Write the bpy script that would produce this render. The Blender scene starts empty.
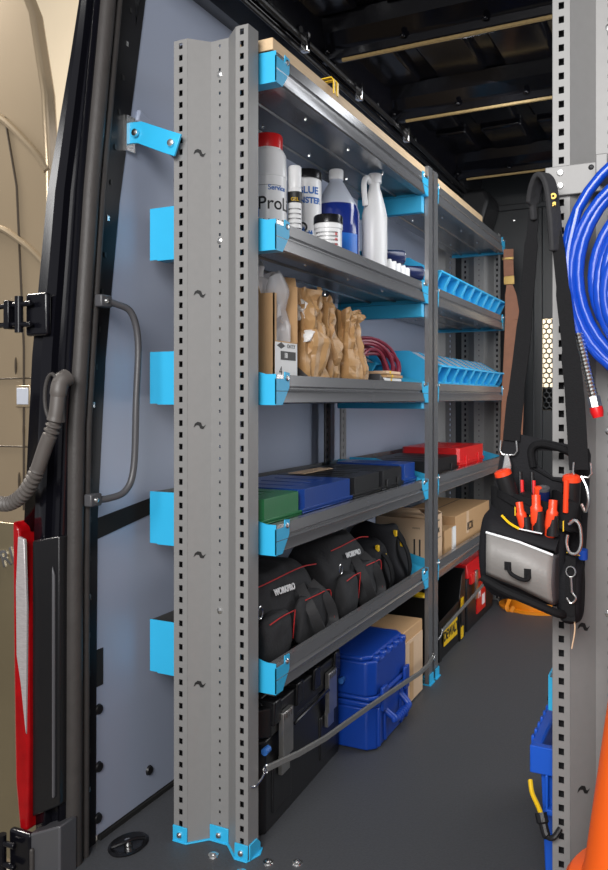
import bpy, bmesh, math, random
from mathutils import Vector, Matrix, noise, Euler
C = bpy.context.scene.collection
R = math.radians
random.seed(7)
# ------------------------------------------------------------------ camera, world, lights
cam = bpy.data.cameras.new('camera'); co = bpy.data.objects.new('camera', cam); C.objects.link(co)
co.location = (0, 0, .96); co.rotation_euler = (R(90), 0, math.atan(391/790))
cam.sensor_fit = 'VERTICAL'; cam.sensor_height = 24; cam.lens = 24*790/870; cam.shift_y = -37/870
cam.clip_start = .05
bpy.context.scene.camera = co
sc = bpy.context.scene
sc.view_settings.view_transform = 'Standard'; sc.view_settings.look = 'None'
sc.view_settings.gamma = 1; sc.view_settings.use_curve_mapping = False
sc.view_settings.exposure = 0.0
w = bpy.data.worlds.new('world'); sc.world = w; w.use_nodes = True
w.node_tree.nodes['Background'].inputs[0].default_value = (.95, .95, 1, 1)
w.node_tree.nodes['Background'].inputs[1].default_value = .32
def area(name, loc, target, sx, sy, power, col=(1, 1, 1)):
    l = bpy.data.lights.new(name, 'AREA'); l.shape = 'RECTANGLE'; l.size = sx; l.size_y = sy; l.energy = power; l.color = col
    o = bpy.data.objects.new(name, l); C.objects.link(o); o.location = loc
    o.rotation_euler = (Vector(target)-Vector(loc)).to_track_quat('-Z', 'Y').to_euler()
    return o
area('strobe_key_light', (-.35, -1.2, 2.15), (-.8, 2.0, .9), 1.5, 1.0, 94, (1, .985, .97))  # unseen key lamp, stands for a soft strobe near the camera
area('added_fill_light', (.15, -1.0, 1.35), (-.85, 2.2, .9), 1.0, 1.0, 25, (1, .99, .98))  # added fill behind the camera, brightens the bottle shelf
area('added_bay_light', (.55, 3.05, 1.15), (-.8, 2.8, .8), .95, 1.5, 19, (.96, .98, 1))  # added fill beyond the right wall, brightens bins and far bay
area('added_wall_light', (-3.2, 1.5, 3.0), (-3.4, 5.5, 1.2), 1.5, 1.0, 620, (1, .95, .88))  # added lamp out of view, brightens the cream wall
area('added_aisle_light', (-.2, 2.5, 1.93), (-.62, 2.6, .3), .3, 1.0, 6, (.95, .97, 1))  # added fill under the roof, lifts the inner part of the aisle
area('cab_daylight', (-.3, 5.6, 2.6), (-.9, 6.4, 1.0), 1.2, 1.2, 38, (1, .93, .8))

# ------------------------------------------------------------------ materials
MATS = {}
def mat(name, col, rough=.5, metal=0., var=.0, scale=20., bump=.0, bscale=80., trans=0., coat=0., alpha=1., stretch=(1, 1, 1), spec=None, sheen=0):
    m = bpy.data.materials.new(name); m.use_nodes = True; nt = m.node_tree; b = nt.nodes['Principled BSDF']
    b.inputs['Roughness'].default_value = rough; b.inputs['Metallic'].default_value = metal
    b.inputs['Base Color'].default_value = (*col, 1)
    if spec is not None: b.inputs['Specular IOR Level'].default_value = spec
    if trans: b.inputs['Transmission Weight'].default_value = trans
    if coat: b.inputs['Coat Weight'].default_value = coat; b.inputs['Coat Roughness'].default_value = .08
    if alpha < 1: b.inputs['Alpha'].default_value = alpha
    tc = nt.nodes.new('ShaderNodeTexCoord'); mp = nt.nodes.new('ShaderNodeMapping'); mp.inputs['Scale'].default_value = stretch
    nt.links.new(tc.outputs['Object'], mp.inputs[0])
    n = nt.nodes.new('ShaderNodeTexNoise'); n.inputs['Scale'].default_value = scale; n.inputs['Detail'].default_value = 5
    nt.links.new(mp.outputs[0], n.inputs[0])
    v = var if var else .04
    r = nt.nodes.new('ShaderNodeMix'); r.data_type = 'RGBA'
    r.inputs[6].default_value = (*[max(0, c*(1-v)) for c in col], 1); r.inputs[7].default_value = (*[min(1, c*(1+v)) for c in col], 1)
    nt.links.new(n.outputs[0], r.inputs[0]); nt.links.new(r.outputs[2], b.inputs['Base Color'])
    if bump:
        n2 = nt.nodes.new('ShaderNodeTexNoise'); n2.inputs['Scale'].default_value = bscale; n2.inputs['Detail'].default_value = 3
        nt.links.new(mp.outputs[0], n2.inputs[0])
        bp = nt.nodes.new('ShaderNodeBump'); bp.inputs['Strength'].default_value = bump; bp.inputs['Distance'].default_value = .002
        nt.links.new(n2.outputs[0], bp.inputs['Height']); nt.links.new(bp.outputs[0], b.inputs['Normal'])
    MATS[name] = m; return m
M = mat
steel = M('powder_coat_grey', (.225, .222, .218), .45, .1, .05, 60, spec=.35)
shelfm = M('shelf_steel', (.235, .237, .245), .27, .6, .10, 5, .05, 30, stretch=(6, .6, 6))
cyan = M('cyan_plastic', (.03, .41, .70), .4, 0, .04)
cyan_l = M('cyan_bin_plastic', (.035, .44, .78), .35, 0, .06)
zinc = M('zinc_bolt', (.75, .75, .74), .25, 1)
wallm = M('wall_board', (.32, .36, .46), .42, 0, .05, 3, .05, 200)
floorm = M('floor_vinyl', (.055, .057, .062), .55, 0, .25, 160, .35, 260)
blackgloss = M('black_gloss_paint', (.004, .004, .006), .16, 0, .1, 5, 0, spec=.35)
blackroof = M('roof_black_paint', (.005, .005, .007), .16, 0, .1, 5, .35, 14, spec=.3)
blacksat = M('black_satin', (.008, .008, .010), .4, spec=.25)
blackpl = M('black_plastic', (.011, .011, .012), .38, 0, .1, 30, .12, 300, spec=.35)
blackpl2 = M('black_plastic_shiny', (.009, .009, .010), .25, spec=.35)
rubber = M('rubber_seal', (.042, .038, .036), .5, 0, .2, 40, .3, 200, spec=.3)
greypl = M('grey_plastic', (.06, .06, .065), .42)
conduit = M('conduit_grey', (.075, .066, .06), .5)
tan = M('tan_sealant', (.36, .25, .10), .6, 0, .35, 120)
cream = M('garage_wall_paint', (.80, .68, .50), .7, 0, .03, 3)
conc = M('garage_concrete', (.18, .165, .14), .7, 0, .25, 6)
doorm = M('door_reflection_tan', (.31, .24, .155), .25, .45, .22, 1.6)  # tan stands in for the beige garage reflected in glossy black paint
doordark = M('door_seam_reflection', (.06, .045, .03), .3, .3)  # door grooves plus dark lines of the reflected garage door
doorlow = M('door_lower_reflection', (.17, .14, .085), .3, .4, .25, 3)  # olive stands in for the floor reflected in the black door
chrome = M('chrome', (.8, .8, .8), .12, 1)
redlens = M('red_lens', (.28, .002, .004), .15, 0, .4, 30, spec=.4)
clearlens = M('clear_lens', (.45, .42, .42), .15, .3, .3, 60, coat=.8, stretch=(1, 1, 8))
wood = M('plywood', (.62, .45, .27), .6, 0, .22, 18, .1, 60, stretch=(8, .8, 8))
card = M('cardboard', (.48, .29, .14), .75, 0, .06, 25, .08, 90)
cardl = M('cardboard_light', (.60, .42, .27), .75, 0, .06, 25, .08, 90)
kraft = M('kraft_paper', (.44, .26, .115), .42, 0, .22, 14, .9, 26)
paper = M('white_paper', (.78, .78, .77), .6, 0, .03)
ink = M('black_ink', (.012, .012, .012), .5)
inkblue = M('blue_ink', (.03, .14, .45), .5)
whitepl = M('white_plastic', (.80, .80, .80), .3, 0, .02)
redpl = M('red_plastic', (.65, .012, .014), .32)
bluecase = M('blue_case_plastic', (.006, .045, .24), .3, 0, .08, 20, .08, 200)
bluebox = M('blue_box_plastic', (.006, .045, .30), .33, 0, .08, 20, .06, 200)
bluetote = M('blue_tote_plastic', (.008, .085, .50), .35, 0, .06, 12)
greencase = M('green_case_plastic', (.01, .15, .045), .33, 0, .08, 20, .08, 200)
liquid = M('blue_liquid', (.012, .03, .22), .12, 0, .05, trans=.15, coat=.5)
frost = M('frosted_plastic', (.62, .66, .75), .3, 0, .03, trans=.35)
jugwhite = M('milky_plastic', (.78, .78, .78), .35, 0, .02, trans=.1)
navy = M('navy_tube', (.008, .015, .07), .25)
yellow = M('yellow_plastic', (.80, .50, .01), .4)
bagf = M('bag_fabric', (.030, .030, .032), .8, 0, .3, 40, .6, 120, spec=.3)
bagf2 = M('black_fabric', (.010, .010, .012), .75, 0, .25, 60, .4, 250, spec=.2)
web = M('webbing', (.009, .009, .010), .75, 0, .2, 200, .4, 400, spec=.12)
web2 = M('bag_handle_webbing', (.040, .040, .042), .7, 0, .2, 200, .4, 400, spec=.3)
redth = M('red_piping', (.50, .02, .02), .6)
whitep = M('white_print', (.82, .82, .82), .5)
metalband = M('latch_metal', (.42, .41, .39), .28, .9, .15, 40)
bungee = M('strap_grey', (.13, .13, .125), .55, 0, .2, 200, .3, 300)
cablem = M('maroon_cable', (.20, .018, .04), .35)
leather = M('brown_leather', (.22, .085, .04), .6, 0, .2, 30, .3, 60)
brass = M('brass', (.5, .34, .12), .3, 1)
poly = M('clear_bag', (.8, .8, .82), .12, 0, .02, bump=.8, bscale=25, alpha=.38)
greyfab = M('grey_pouch_fabric', (.21, .20, .19), .5, 0, .1, 40, .2, 200)
reflw = M('reflective_piping', (.8, .82, .84), .3)
orangepl = M('tool_orange_red', (.85, .06, .015), .35)
hosem = M('blue_hose', (.004, .055, .44), .2, 0, .05)
coneo = M('cone_orange', (.95, .13, .01), .4, 0, .05)
amber = M('amber_orange', (.75, .25, .01), .35)
bulk = M('bulkhead_black', (.014, .016, .018), .42, 0, .1, 10, .05, 100)
darkgap = M('dark_recess', (.004, .004, .004), .9)

# ------------------------------------------------------------------ mesh builder
class MB:
    def __init__(s): s.v = []; s.f = []; s.m = []; s.mats = []
    def mi(s, m):
        if m not in s.mats: s.mats.append(m)
        return s.mats.index(m)
    def add(s, vs, fs, m):
        o = len(s.v); k = s.mi(m); s.v += [Vector(x) for x in vs]
        for f in fs: s.f.append([i+o for i in f]); s.m.append(k)
        return s
    def box(s, x0, x1, y0, y1, z0, z1, m, mtx=None, taper=0.):
        t = taper; vs = [(x0, y0, z0), (x1, y0, z0), (x1, y1, z0), (x0, y1, z0), (x0+t, y0+t, z1), (x1-t, y0+t, z1), (x1-t, y1-t, z1), (x0+t, y1-t, z1)]
        if mtx: vs = [mtx @ Vector(a) for a in vs]
        return s.add(vs, [(3, 2, 1, 0), (4, 5, 6, 7), (0, 1, 5, 4), (1, 2, 6, 5), (2, 3, 7, 6), (3, 0, 4, 7)], m)
    def prism(s, poly, ax, a, b, m, mtx=None):
        def p(q, t):
            return {'x': (t, q[0], q[1]), 'y': (q[0], t, q[1]), 'z': (q[0], q[1], t)}[ax]
        n = len(poly); vs = [p(q, a) for q in poly]+[p(q, b) for q in poly]
        if mtx: vs = [mtx @ Vector(v) for v in vs]
        ar = sum(poly[i][0]*poly[(i+1) % n][1]-poly[(i+1) % n][0]*poly[i][1] for i in range(n))
        fs = [tuple(range(n-1, -1, -1)), tuple(range(n, 2*n))]+[(i, (i+1) % n, n+(i+1) % n, n+i) for i in range(n)]
        if (ar < 0) != (ax == 'y'): fs = [tuple(reversed(f)) for f in fs]
        return s.add(vs, fs, m)
    def sheet(s, line, t, ax, a, b, m):
        n = len(line); nn = []
        for i in range(n):
            d = Vector((0, 0))
            if i > 0: e = Vector(line[i])-Vector(line[i-1]); d += e.normalized()
            if i < n-1: e = Vector(line[i+1])-Vector(line[i]); d += e.normalized()
            d.normalize(); nn.append(Vector((-d.y, d.x))*t)
        return s.prism([tuple(p) for p in line]+[tuple(Vector(line[i])+nn[i]) for i in range(n-1, -1, -1)], ax, a, b, m)
    def tube(s, pts, r, m, seg=8, closed=False):
        pts = [Vector(p) for p in pts]; n = len(pts); rr = r if isinstance(r, (list, tuple)) else [r]*n
        vs = []; up = None
        for i in range(n):
            if closed: t = pts[(i+1) % n]-pts[i-1]
            else: t = pts[min(i+1, n-1)]-pts[max(i-1, 0)]
            t = t.normalized() if t.length > 1e-9 else Vector((0, 0, 1))
            if up is None:
                up = Vector((0, 0, 1)) if abs(t.z) < .9 else Vector((1, 0, 0))
            up = (up-t*up.dot(t)).normalized(); b = t.cross(up)
            for k in range(seg):
                a = 2*math.pi*k/seg; vs.append(pts[i]+(up*math.cos(a)+b*math.sin(a))*rr[i])
        fs = []
        for i in range(n if closed else n-1):
            j = (i+1) % n
            for k in range(seg):
                l = (k+1) % seg; fs.append((i*seg+k, i*seg+l, j*seg+l, j*seg+k))
        if not closed: fs += [tuple(range(seg-1, -1, -1)), tuple(range((n-1)*seg, n*seg))]
        return s.add(vs, fs, m)
    def lathe(s, prof, c, m, seg=24, ax='z', sx=1, sy=1):
        vs = []; n = len(prof); c = Vector(c); mm = m if isinstance(m, list) else [m]*(n-1)
        for r, z in prof:
            for k in range(seg):
                a = 2*math.pi*k/seg; x, y = r*math.cos(a)*sx, r*math.sin(a)*sy
                vs.append(c+Vector({'z': (x, y, z), 'y': (x, z, -y), 'x': (z, x, y)}[ax]))
        for i in range(n-1):
            s_fs = [(i*seg+k, i*seg+(k+1) % seg, (i+1)*seg+(k+1) % seg, (i+1)*seg+k) for k in range(seg)]
            if i == 0: o = len(s.v); s.v += vs
            k = s.mi(mm[i])
            for f in s_fs: s.f.append([q+o for q in f]); s.m.append(k)
        s.f.append([q+o for q in range(seg-1, -1, -1)]); s.m.append(s.mi(mm[0]))
        s.f.append([q+o for q in range((n-1)*seg, n*seg)]); s.m.append(s.mi(mm[-1]))
        return s
    def strap(s, pts, w, t, m, side=(1, 0, 0)):
        pts = [Vector(p) for p in pts]; n = len(pts); vs = []; ww = w if isinstance(w, (list, tuple)) else [w]*n
        for i in range(n):
            d = (pts[min(i+1, n-1)]-pts[max(i-1, 0)]).normalized(); sd = Vector(side if not isinstance(side[0], tuple) else side[i])
            sd = (sd-d*sd.dot(d)).normalized(); nn = d.cross(sd)
            for a, b in ((-1, -1), (1, -1), (1, 1), (-1, 1)): vs.append(pts[i]+sd*a*ww[i]/2+nn*b*t/2)
        fs = [(0, 1, 2, 3), (4*n-1, 4*n-2, 4*n-3, 4*n-4)]
        for i in range(n-1):
            for k in range(4): l = (k+1) % 4; fs.append((i*4+l, i*4+k, i*4+4+k, i*4+4+l))
        return s.add(vs, fs, m)
    def grid(s, fn, nu, nv, m):
        vs = [fn(i/nu, j/nv) for j in range(nv+1) for i in range(nu+1)]
        return s.add(vs, [(j*(nu+1)+i, j*(nu+1)+i+1, (j+1)*(nu+1)+i+1, (j+1)*(nu+1)+i) for j in range(nv) for i in range(nu)], m)
    def text(s, txt, size, m, mtx, ext=.0006, wrap=None, bold=0.):
        cu = bpy.data.curves.new('t', 'FONT'); cu.body = txt; cu.size = size; cu.extrude = ext; cu.align_x = 'CENTER'; cu.align_y = 'CENTER'; cu.offset = bold
        o = bpy.data.objects.new('t', cu); C.objects.link(o); bpy.context.view_layer.update()
        me = bpy.data.meshes.new_from_object(o.evaluated_get(bpy.context.evaluated_depsgraph_get()))
        vs = [v.co.copy() for v in me.vertices]
        if wrap: vs = [Vector(((wrap+v.z)*math.sin(v.x/wrap), v.y, (wrap+v.z)*math.cos(v.x/wrap)-wrap)) for v in vs]
        s.add([mtx @ v for v in vs], [tuple(p.vertices) for p in me.polygons], m)
        bpy.data.objects.remove(o); bpy.data.meshes.remove(me); bpy.data.curves.remove(cu); return s
    def warp(s, fn): s.v = [Vector(fn(v)) for v in s.v]; return s
    def build(s, name, parent=None, loc=None, bevel=0, seg=2, sub=0, solid=0, sharp=.6, fixn=True, rot=None):
        me = bpy.data.meshes.new(name); me.from_pydata([tuple(v) for v in s.v], [], s.f)
        for m in s.mats: me.materials.append(m)
        for p, k in zip(me.polygons, s.m): p.material_index = k
        bm = bmesh.new(); bm.from_mesh(me)
        if sub or solid: bmesh.ops.remove_doubles(bm, verts=bm.verts, dist=1e-5)
        if fixn: bmesh.ops.recalc_face_normals(bm, faces=bm.faces)
        for f in bm.faces: f.smooth = sharp > .01
        for e in bm.edges:
            if len(e.link_faces) == 2 and e.calc_face_angle(0) > sharp: e.smooth = False
        bm.to_mesh(me); bm.free()
        o = bpy.data.objects.new(name, me); C.objects.link(o)
        if parent: o.parent = parent
        if loc: o.location = loc
        if rot: o.rotation_euler = rot
        if solid: q = o.modifiers.new('s', 'SOLIDIFY'); q.thickness = solid; q.offset = 0
        if bevel: q = o.modifiers.new('b', 'BEVEL'); q.width = bevel; q.segments = seg; q.limit_method = 'ANGLE'; q.angle_limit = R(35)
        if sub: q = o.modifiers.new('u', 'SUBSURF'); q.levels = sub; q.render_levels = sub
        return o
def thing(name, label, cat, loc=(0, 0, 0), rz=0, group=None):
    o = bpy.data.objects.new(name, None); C.objects.link(o); o.empty_display_size = .05
    o.location = loc; o.rotation_euler = (0, 0, rz); o['label'] = label; o['category'] = cat
    if group: o['group'] = group
    return o
def tag(o, label, cat, group=None, kind=None):
    o['label'] = label; o['category'] = cat
    if group: o['group'] = group
    if kind: o['kind'] = kind
    return o
def struct(o): o['kind'] = 'structure'; return o
def dup(root, loc=None, label=None, rz=None):
    r = root.copy(); C.objects.link(r)
    if loc: r.location = loc
    if rz is not None: r.rotation_euler = (0, 0, rz)
    if label: r['label'] = label
    for ch in list(root.children):
        c = ch.copy(); C.objects.link(c); c.parent = r
        for g in ch.children:
            d = g.copy(); C.objects.link(d); d.parent = c
    return r
def T(loc, rx=0, ry=0, rz=0): return Matrix.Translation(loc) @ Euler((rx, ry, rz)).to_matrix().to_4x4()
XF = lambda loc: T(loc, R(90), 0, R(90))    # lettering on a face looking towards +X
YF = lambda loc: T(loc, R(90), 0, 0)        # lettering on a face looking towards -Y
def arc(pts, n=8):                          # smooth curve through points
    P = [Vector(p) for p in pts]; P = [2*P[0]-P[1]]+P+[2*P[-1]-P[-2]]; out = []
    for i in range(1, len(P)-2):
        for k in range(n):
            t = k/n; a, b, c, d = P[i-1:i+3]
            out.append(.5*((2*b)+(c-a)*t+(2*a-5*b+4*c-d)*t*t+(3*b-a-3*c+d)*t**3))
    out.append(P[-2]); return out
def rbox(x0, x1, y0, y1, z0, z1, n=8, amp=.0, f=8., seed=0., taper=0., bulge=0.):
    """soft box as a list of quads on a subdivided box, for bags; returns verts, faces"""
    bm = bmesh.new(); bmesh.ops.create_cube(bm, size=1)
    bmesh.ops.subdivide_edges(bm, edges=bm.edges, cuts=n, use_grid_fill=True)
    vs = []
    for v in bm.verts:
        p = v.co.copy()*2
        l = p.length; q = p.normalized()*min(1.25, l) if l > 1.15 else p
        t = (q.z+1)/2; k = 1-taper*t
        b = 1+bulge*(1-q.z*q.z)
        x = (x0+x1)/2+(x1-x0)/2*q.x*k*b; y = (y0+y1)/2+(y1-y0)/2*q.y*b*(1-taper*.3*t); z = (z0+z1)/2+(z1-z0)/2*q.z
        P = Vector((x, y, z))
        if amp: P += noise.noise_vector(P*f+Vector((seed, seed*2, 3.1)))*amp*(.25+t)
        P.z = max(P.z, z0)
        vs.append(P)
    fs = [[w.index for w in f.verts] for f in bm.faces]; bm.free(); return vs, fs

# ------------------------------------------------------------------ the setting
o = struct(MB().box(-1.2, .45, 1.10, 5.0, -.03, 0, floorm).build('floor'))
o = struct(MB().box(-7, 4, -4, 9, -.75, -.70, conc).build('floor'))
o = struct(MB().box(-12, 3, 7.0, 7.1, -.7, 9, cream).build('wall_back')); o.name = 'wall_far'
def bend(z):
    K = [(-1, 0), (0, 0), (.6, .002), (.9, .008), (1.2, .034), (1.42, .054), (1.66, .085), (1.9, .115), (2.3, .165)]
    for (a, p), (c_, q) in zip(K, K[1:]):
        if z <= c_: return p+(q-p)*(z-a)/(c_-a)
    return K[-1][1]
# interior side wall of the van: board leaning with the rear opening
wb = MB()
wb.prism([(4.1, .012), (4.1, 2.0)]+[(1.325+1.5*bend(z), z) for z in (2.0, 1.9, 1.66, 1.42, 1.2, .9, .6, .012)], 'x', -1.175, -1.16, wallm)
wl = struct(wb.build('wall_left', bevel=.002))
# folded ridge at the upper part of the board
struct(MB().prism([(1.46, 1.60), (1.80, 1.50), (3.9, 1.50), (3.9, 1.515), (1.82, 1.52), (1.47, 1.63)], 'x', -1.162, -1.150, wallm).build('trim_1', bevel=.005))
b = MB(); b.prism([(1.335, .655), (1.62, .70), (1.62, .735), (1.335, .70)], 'x', -1.1605, -1.1585, darkgap)
b.box(-1.161, -1.1585, 1.327, 1.352, .335, .415, darkgap)
struct(b.build('trim_2'))
b = MB()
for y, z in ((1.338, .285), (1.515, .078), (1.335, .05), (1.338, .16)):
    b.lathe([(.0001, .0), (.012, .0), (.010, .005), (.0001, .006)], (-1.16, y, z), blackpl, 12, 'x')
struct(b.build('trim_3'))
struct(MB().box(-1.165, -1.155, 1.34, 4.1, 0, .010, darkgap).build('baseboard_left'))
struct(MB().box(.32, .36, 1.3, 2.55, -.0, 2.1, wallm).box(.32, .36, 3.6, 4.12, -.0, 2.1, wallm).box(.32, .36, 2.55, 3.6, 1.95, 2.1, wallm).build('wall_right'))  # gap in this unseen wall is added to let the bay fill in
# ceiling: painted sheet skin, cross ribs with sealant strips, side rail
b = MB(); b.box(-1.3, .5, 1.2, 4.2, 2.10, 2.13, blackroof)
struct(b.build('ceiling'))
def rib(y, n):
    b = MB(); pr = [(y-.075, 2.10), (y-.055, 2.05), (y-.01, 2.02), (y, 1.99), (y+.035, 1.99), (y+.045, 2.03), (y+.07, 2.10)]
    b.prism(pr, 'x', -1.1, .32, blackroof)
    for k in range(6): b.lathe([(.001, 0), (.011, 0), (.008, .012), (.001, .012)], (-1.0+k*.24, y-.02, 2.005), blackgloss, 10, 'z')
    o = struct(b.build('trim_%d' % n, bevel=.008, seg=3))
    b = MB(); b.box(-.96, .32, y-.003, y+.007, 1.982, 1.990, tan); struct(b.build('trim_%d' % (n+1), o))
for i, y in enumerate((1.62, 2.2, 2.79, 3.66)): rib(y, 4+2*i)
b = MB()
for y0, y1 in ((1.72, 2.1), (2.3, 2.68), (2.9, 3.2), (3.28, 3.56)):
    for x in (-.95, -.72, -.49, -.26, -.03, .2):
        b.box(x-.085, x+.085, y0, y1, 2.075, 2.11, blackroof, taper=0)
struct(b.build('trim_12', bevel=.012, seg=3))
b = MB(); b.prism([(-1.175, 1.99), (-1.10, 1.965), (-1.03, 1.985), (-1.0, 2.04), (-.99, 2.11), (-1.2, 2.11)], 'y', 1.4, 4.1, blackroof)
for k in range(8): b.lathe([(.001, 0), (.02, 0), (.017, .006), (.001, .006)], (-1.014, 1.6+k*.21, 2.01), blackgloss, 12, 'x')
struct(b.build('trim_13', bevel=.01, seg=3))
b = MB()
b.tube([(-1.0, 1.5, 1.985), (-1.0, 2.4, 1.98), (-1.01, 3.2, 1.985), (-1.02, 4.05, 1.98)], .008, blackpl, 8)
b.tube([(-1.02, 1.5, 1.965), (-1.03, 2.6, 1.965), (-1.03, 4.05, 1.96)], .006, blackpl, 8)
tag(b.build('roof_wiring'), 'black wiring loom running along the roof rail above the left shelving', 'cable')
for y, w_ in ((1.62, 'nearest to the rear opening'), (1.98, 'second from the rear opening'), (2.38, 'third from the rear opening'), (2.85, 'farthest from the rear opening')):
    tag(MB().box(-.012, .012, 0, .018, -.055, 0, chrome).build('roof_clip', loc=(-.98, y, 1.985), bevel=.003), 'small shiny cable clip under the dark roof rail, '+w_, 'clip', 'roof rail clips')
# front partition with perforated window
y = 4.10
b = MB()
x0, x1, z0, z1 = -.69, -.50, .90, 1.36
b.box(-1.2, x0, y, y+.02, 0, 2.10, bulk); b.box(x1, .4, y, y+.02, 0, 2.10, bulk)
b.box(x0, x1, y, y+.02, 0, z0, bulk); b.box(x0, x1, y, y+.02, z1, 2.10, bulk)
b.box(-.735, -.729, y-.006, y, .05, 1.90, bulk); b.box(-1.2, .4, y-.012, y, 1.92, 1.95, bulk)
wf = struct(b.build('wall_front', bevel=.003))
b = MB(); hs = .0165
for i in range(12):
    for j in range(19):
        cx = x0+.005+i*hs*math.sqrt(3)+(j % 2)*hs*math.sqrt(3)/2; cz = z0+j*hs*1.5
        O = [(cx+hs*math.sin(a*math.pi/3), y+.003, cz+hs*math.cos(a*math.pi/3)) for a in range(6)]
        I = [(cx+hs*.76*math.sin(a*math.pi/3), y+.003, cz+hs*.76*math.cos(a*math.pi/3)) for a in range(6)]
        b.add(O+I, [(k, (k+1) % 6, 6+(k+1) % 6, 6+k) for k in range(6)], bulk)
struct(b.build('trim_14', wf, solid=.002))
b = MB()
for x in (-1.0, -.83): b.lathe([(.001, 0), (.009, 0), (.007, -.006), (.001, -.007)], (x, y-.0, 1.87), zinc, 10, 'y')
struct(b.build('trim_15', wf))
b = MB(); b.prism([(-1.17, 1.70), (-1.02, 1.70), (-.94, 1.80), (-.90, 1.93), (-.92, 1.99), (-1.17, 1.99)], 'y', 3.86, 4.1, blackpl)
tag(b.build('corner_duct', bevel=.02, seg=3), 'black moulded plastic duct in the far upper corner under the roof', 'duct')
b = MB(); vs, fs = rbox(-1.05, -.45, 4.45, 4.6, .0, 1.02, 5); b.add(vs, fs, bagf2)
tag(b.build('van_seat', sub=1), 'black seat back in the cab, seen through the lowest holes of the partition', 'seat')

# ------------------------------------------------------------------ rear pillar of the van, on the left
def ln(x0, y0, x1, y1): return lambda z: (x0+(x1-x0)*z/1.9, y0+(y1-y0)*z/1.9, z)
def loft(b, lines, zs, m):
    n = len(lines); vs = [l(z) for z in zs for l in lines]
    b.add(vs, [(j*n+i, j*n+i+1, (j+1)*n+i+1, (j+1)*n+i) for j in range(len(zs)-1) for i in range(n-1)], m)
zs = [-.35, 0, .35, .7, 1.05, 1.4, 1.7, 2.15]
pillar = thing('rear_pillar', 'glossy black rear body pillar of the van framing the left edge of the opening', 'pillar', (0, 0, 0)); pillar['kind'] = 'structure'
b = MB()
def outx(z):
    K = [(-.4, -1.26), (0, -1.262), (.7, -1.277), (1.17, -1.268), (1.45, -1.256), (1.83, -1.215), (2.2, -1.19)]
    for (a, p), (c_, q) in zip(K, K[1:]):
        if z <= c_: return p+(q-p)*(z-a)/(c_-a)
    return K[-1][1]
L = [lambda z: (-1.145, 1.25+bend(z), z), lambda z: (-1.16, 1.222+bend(z), z), lambda z: (-1.170, 1.228+bend(z), z), lambda z: (-1.172, 1.24+bend(z), z),
     lambda z: (-1.16+.35*(outx(z)+1.16), 1.238+bend(z), z), lambda z: (-1.16+.38*(outx(z)+1.16), 1.222+bend(z), z), lambda z: (-1.16+.62*(outx(z)+1.16), 1.222+bend(z), z), lambda z: (-1.16+.66*(outx(z)+1.16), 1.234+bend(z), z),
     lambda z: (outx(z)+.012, 1.225+bend(z), z), lambda z: (outx(z), 1.24+bend(z), z), lambda z: (outx(z)+.004, 1.26+bend(z), z), lambda z: (outx(z)+.06, 1.36+bend(z), z)]
loft(b, L, [.68, 1.05, 1.4, 1.7, 2.15], blackgloss); loft(b, L[:7], [-.35, 0, .35, .68], blackgloss)
b.build('pillar_panel', pillar, solid=.003, bevel=.0)
b = MB(); L = [lambda z: (-1.165, 1.262+bend(z), z), lambda z: (-1.165, 1.50+.09*z, z), lambda z: (-1.19, 1.50+.09*z, z)]
loft(b, [lambda z: (-1.16, 1.25+.064*z, z), lambda z: (-1.158, 1.328+1.5*bend(z), z), lambda z: (-1.166, 1.335+1.5*bend(z), z)], zs, blacksat)
for k in range(22):
    z = .12+k*.082; b.box(-1.1585, -1.1565, 1.302+1.3*bend(z), 1.309+1.3*bend(z), z, z+.011, ink if k % 5 else zinc)
b.build('perforated_strip', pillar)
b = MB()
for dx, dy, r in ((-.0, .0, .022), (.004, .034, .011)):
    b.tube([(-1.150+dx, 1.250+bend(z)+dy*.9, z) for z in [q/10 for q in range(-4, 22)]], r*(.8 if dy else .85), rubber, 12)
b.build('rubber_seal', pillar)
# lower trim beside the lamp and bumper corner
b = MB(); b.prism([(-1.226, .095), (-1.152, .135), (-1.152, .68), (-1.226, .665)], 'y', 1.212, 1.24, blackpl2)
b.prism([(-1.168, .15), (-1.161, .15), (-1.161, .60), (-1.168, .62)], 'y', 1.206, 1.214, greypl)
b.build('lower_trim', pillar, bevel=.004)
b = MB(); b.prism([(-1.215, -.35), (-1.13, -.35), (-1.13, .11), (-1.22, .07)], 'y', 1.19, 1.24, greypl)
b.box(-1.205, -1.196, 1.182, 1.192, -.05, .05, rubber)
b.build('bumper_corner', pillar, bevel=.004)
tail = thing('tail_light', 'tall red and clear tail light at the outer edge of the black pillar', 'light', (-1.262, 1.20, .07))
b = MB(); b.prism([(.012, 0), (.035, .0), (.038, .18), (.035, .45), (.010, .62), (-.008, .635), (-.004, .3), (-.0, .1)], 'y', .0, .05, redlens); b.build('red_lens', tail, bevel=.006, seg=3)
b = MB(); b.prism([(.020, .30), (.034, .20), (.036, .46), (.030, .60), (.012, .605), (.006, .5), (.008, .36)], 'y', -.004, .004, clearlens); b.build('clear_lens', tail, bevel=.002)
# grab handle
hd = thing('grab_handle', 'grey bent-tube grab handle screwed to the opening edge beside the wall board', 'handle', (-1.125, 1.29, .95))
b = MB(); b.tube(arc([(-.0, -.008, -.202), (.01, .025, -.203), (.025, .065, -.19), (.03, .087, -.14), (.030, .095, 0), (.030, .102, .13), (.025, .085, .195), (.01, .05, .212), (0, .023, .215)], 7), .0075, greypl, 12); b.build('bar', hd)
for z, yy in ((-.202, -.012), (.215, .020)):
    b = MB(); b.box(-.008, .012, yy-.016, yy+.018, z-.013, z+.013, greypl); f = b.build('mount', hd, bevel=.003)
    b = MB(); b.lathe([(.001, .0), (.006, .0), (.005, .003), (.001, .004)], (.012, yy, z), zinc, 12, 'x'); b.build('screw', f)
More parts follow.
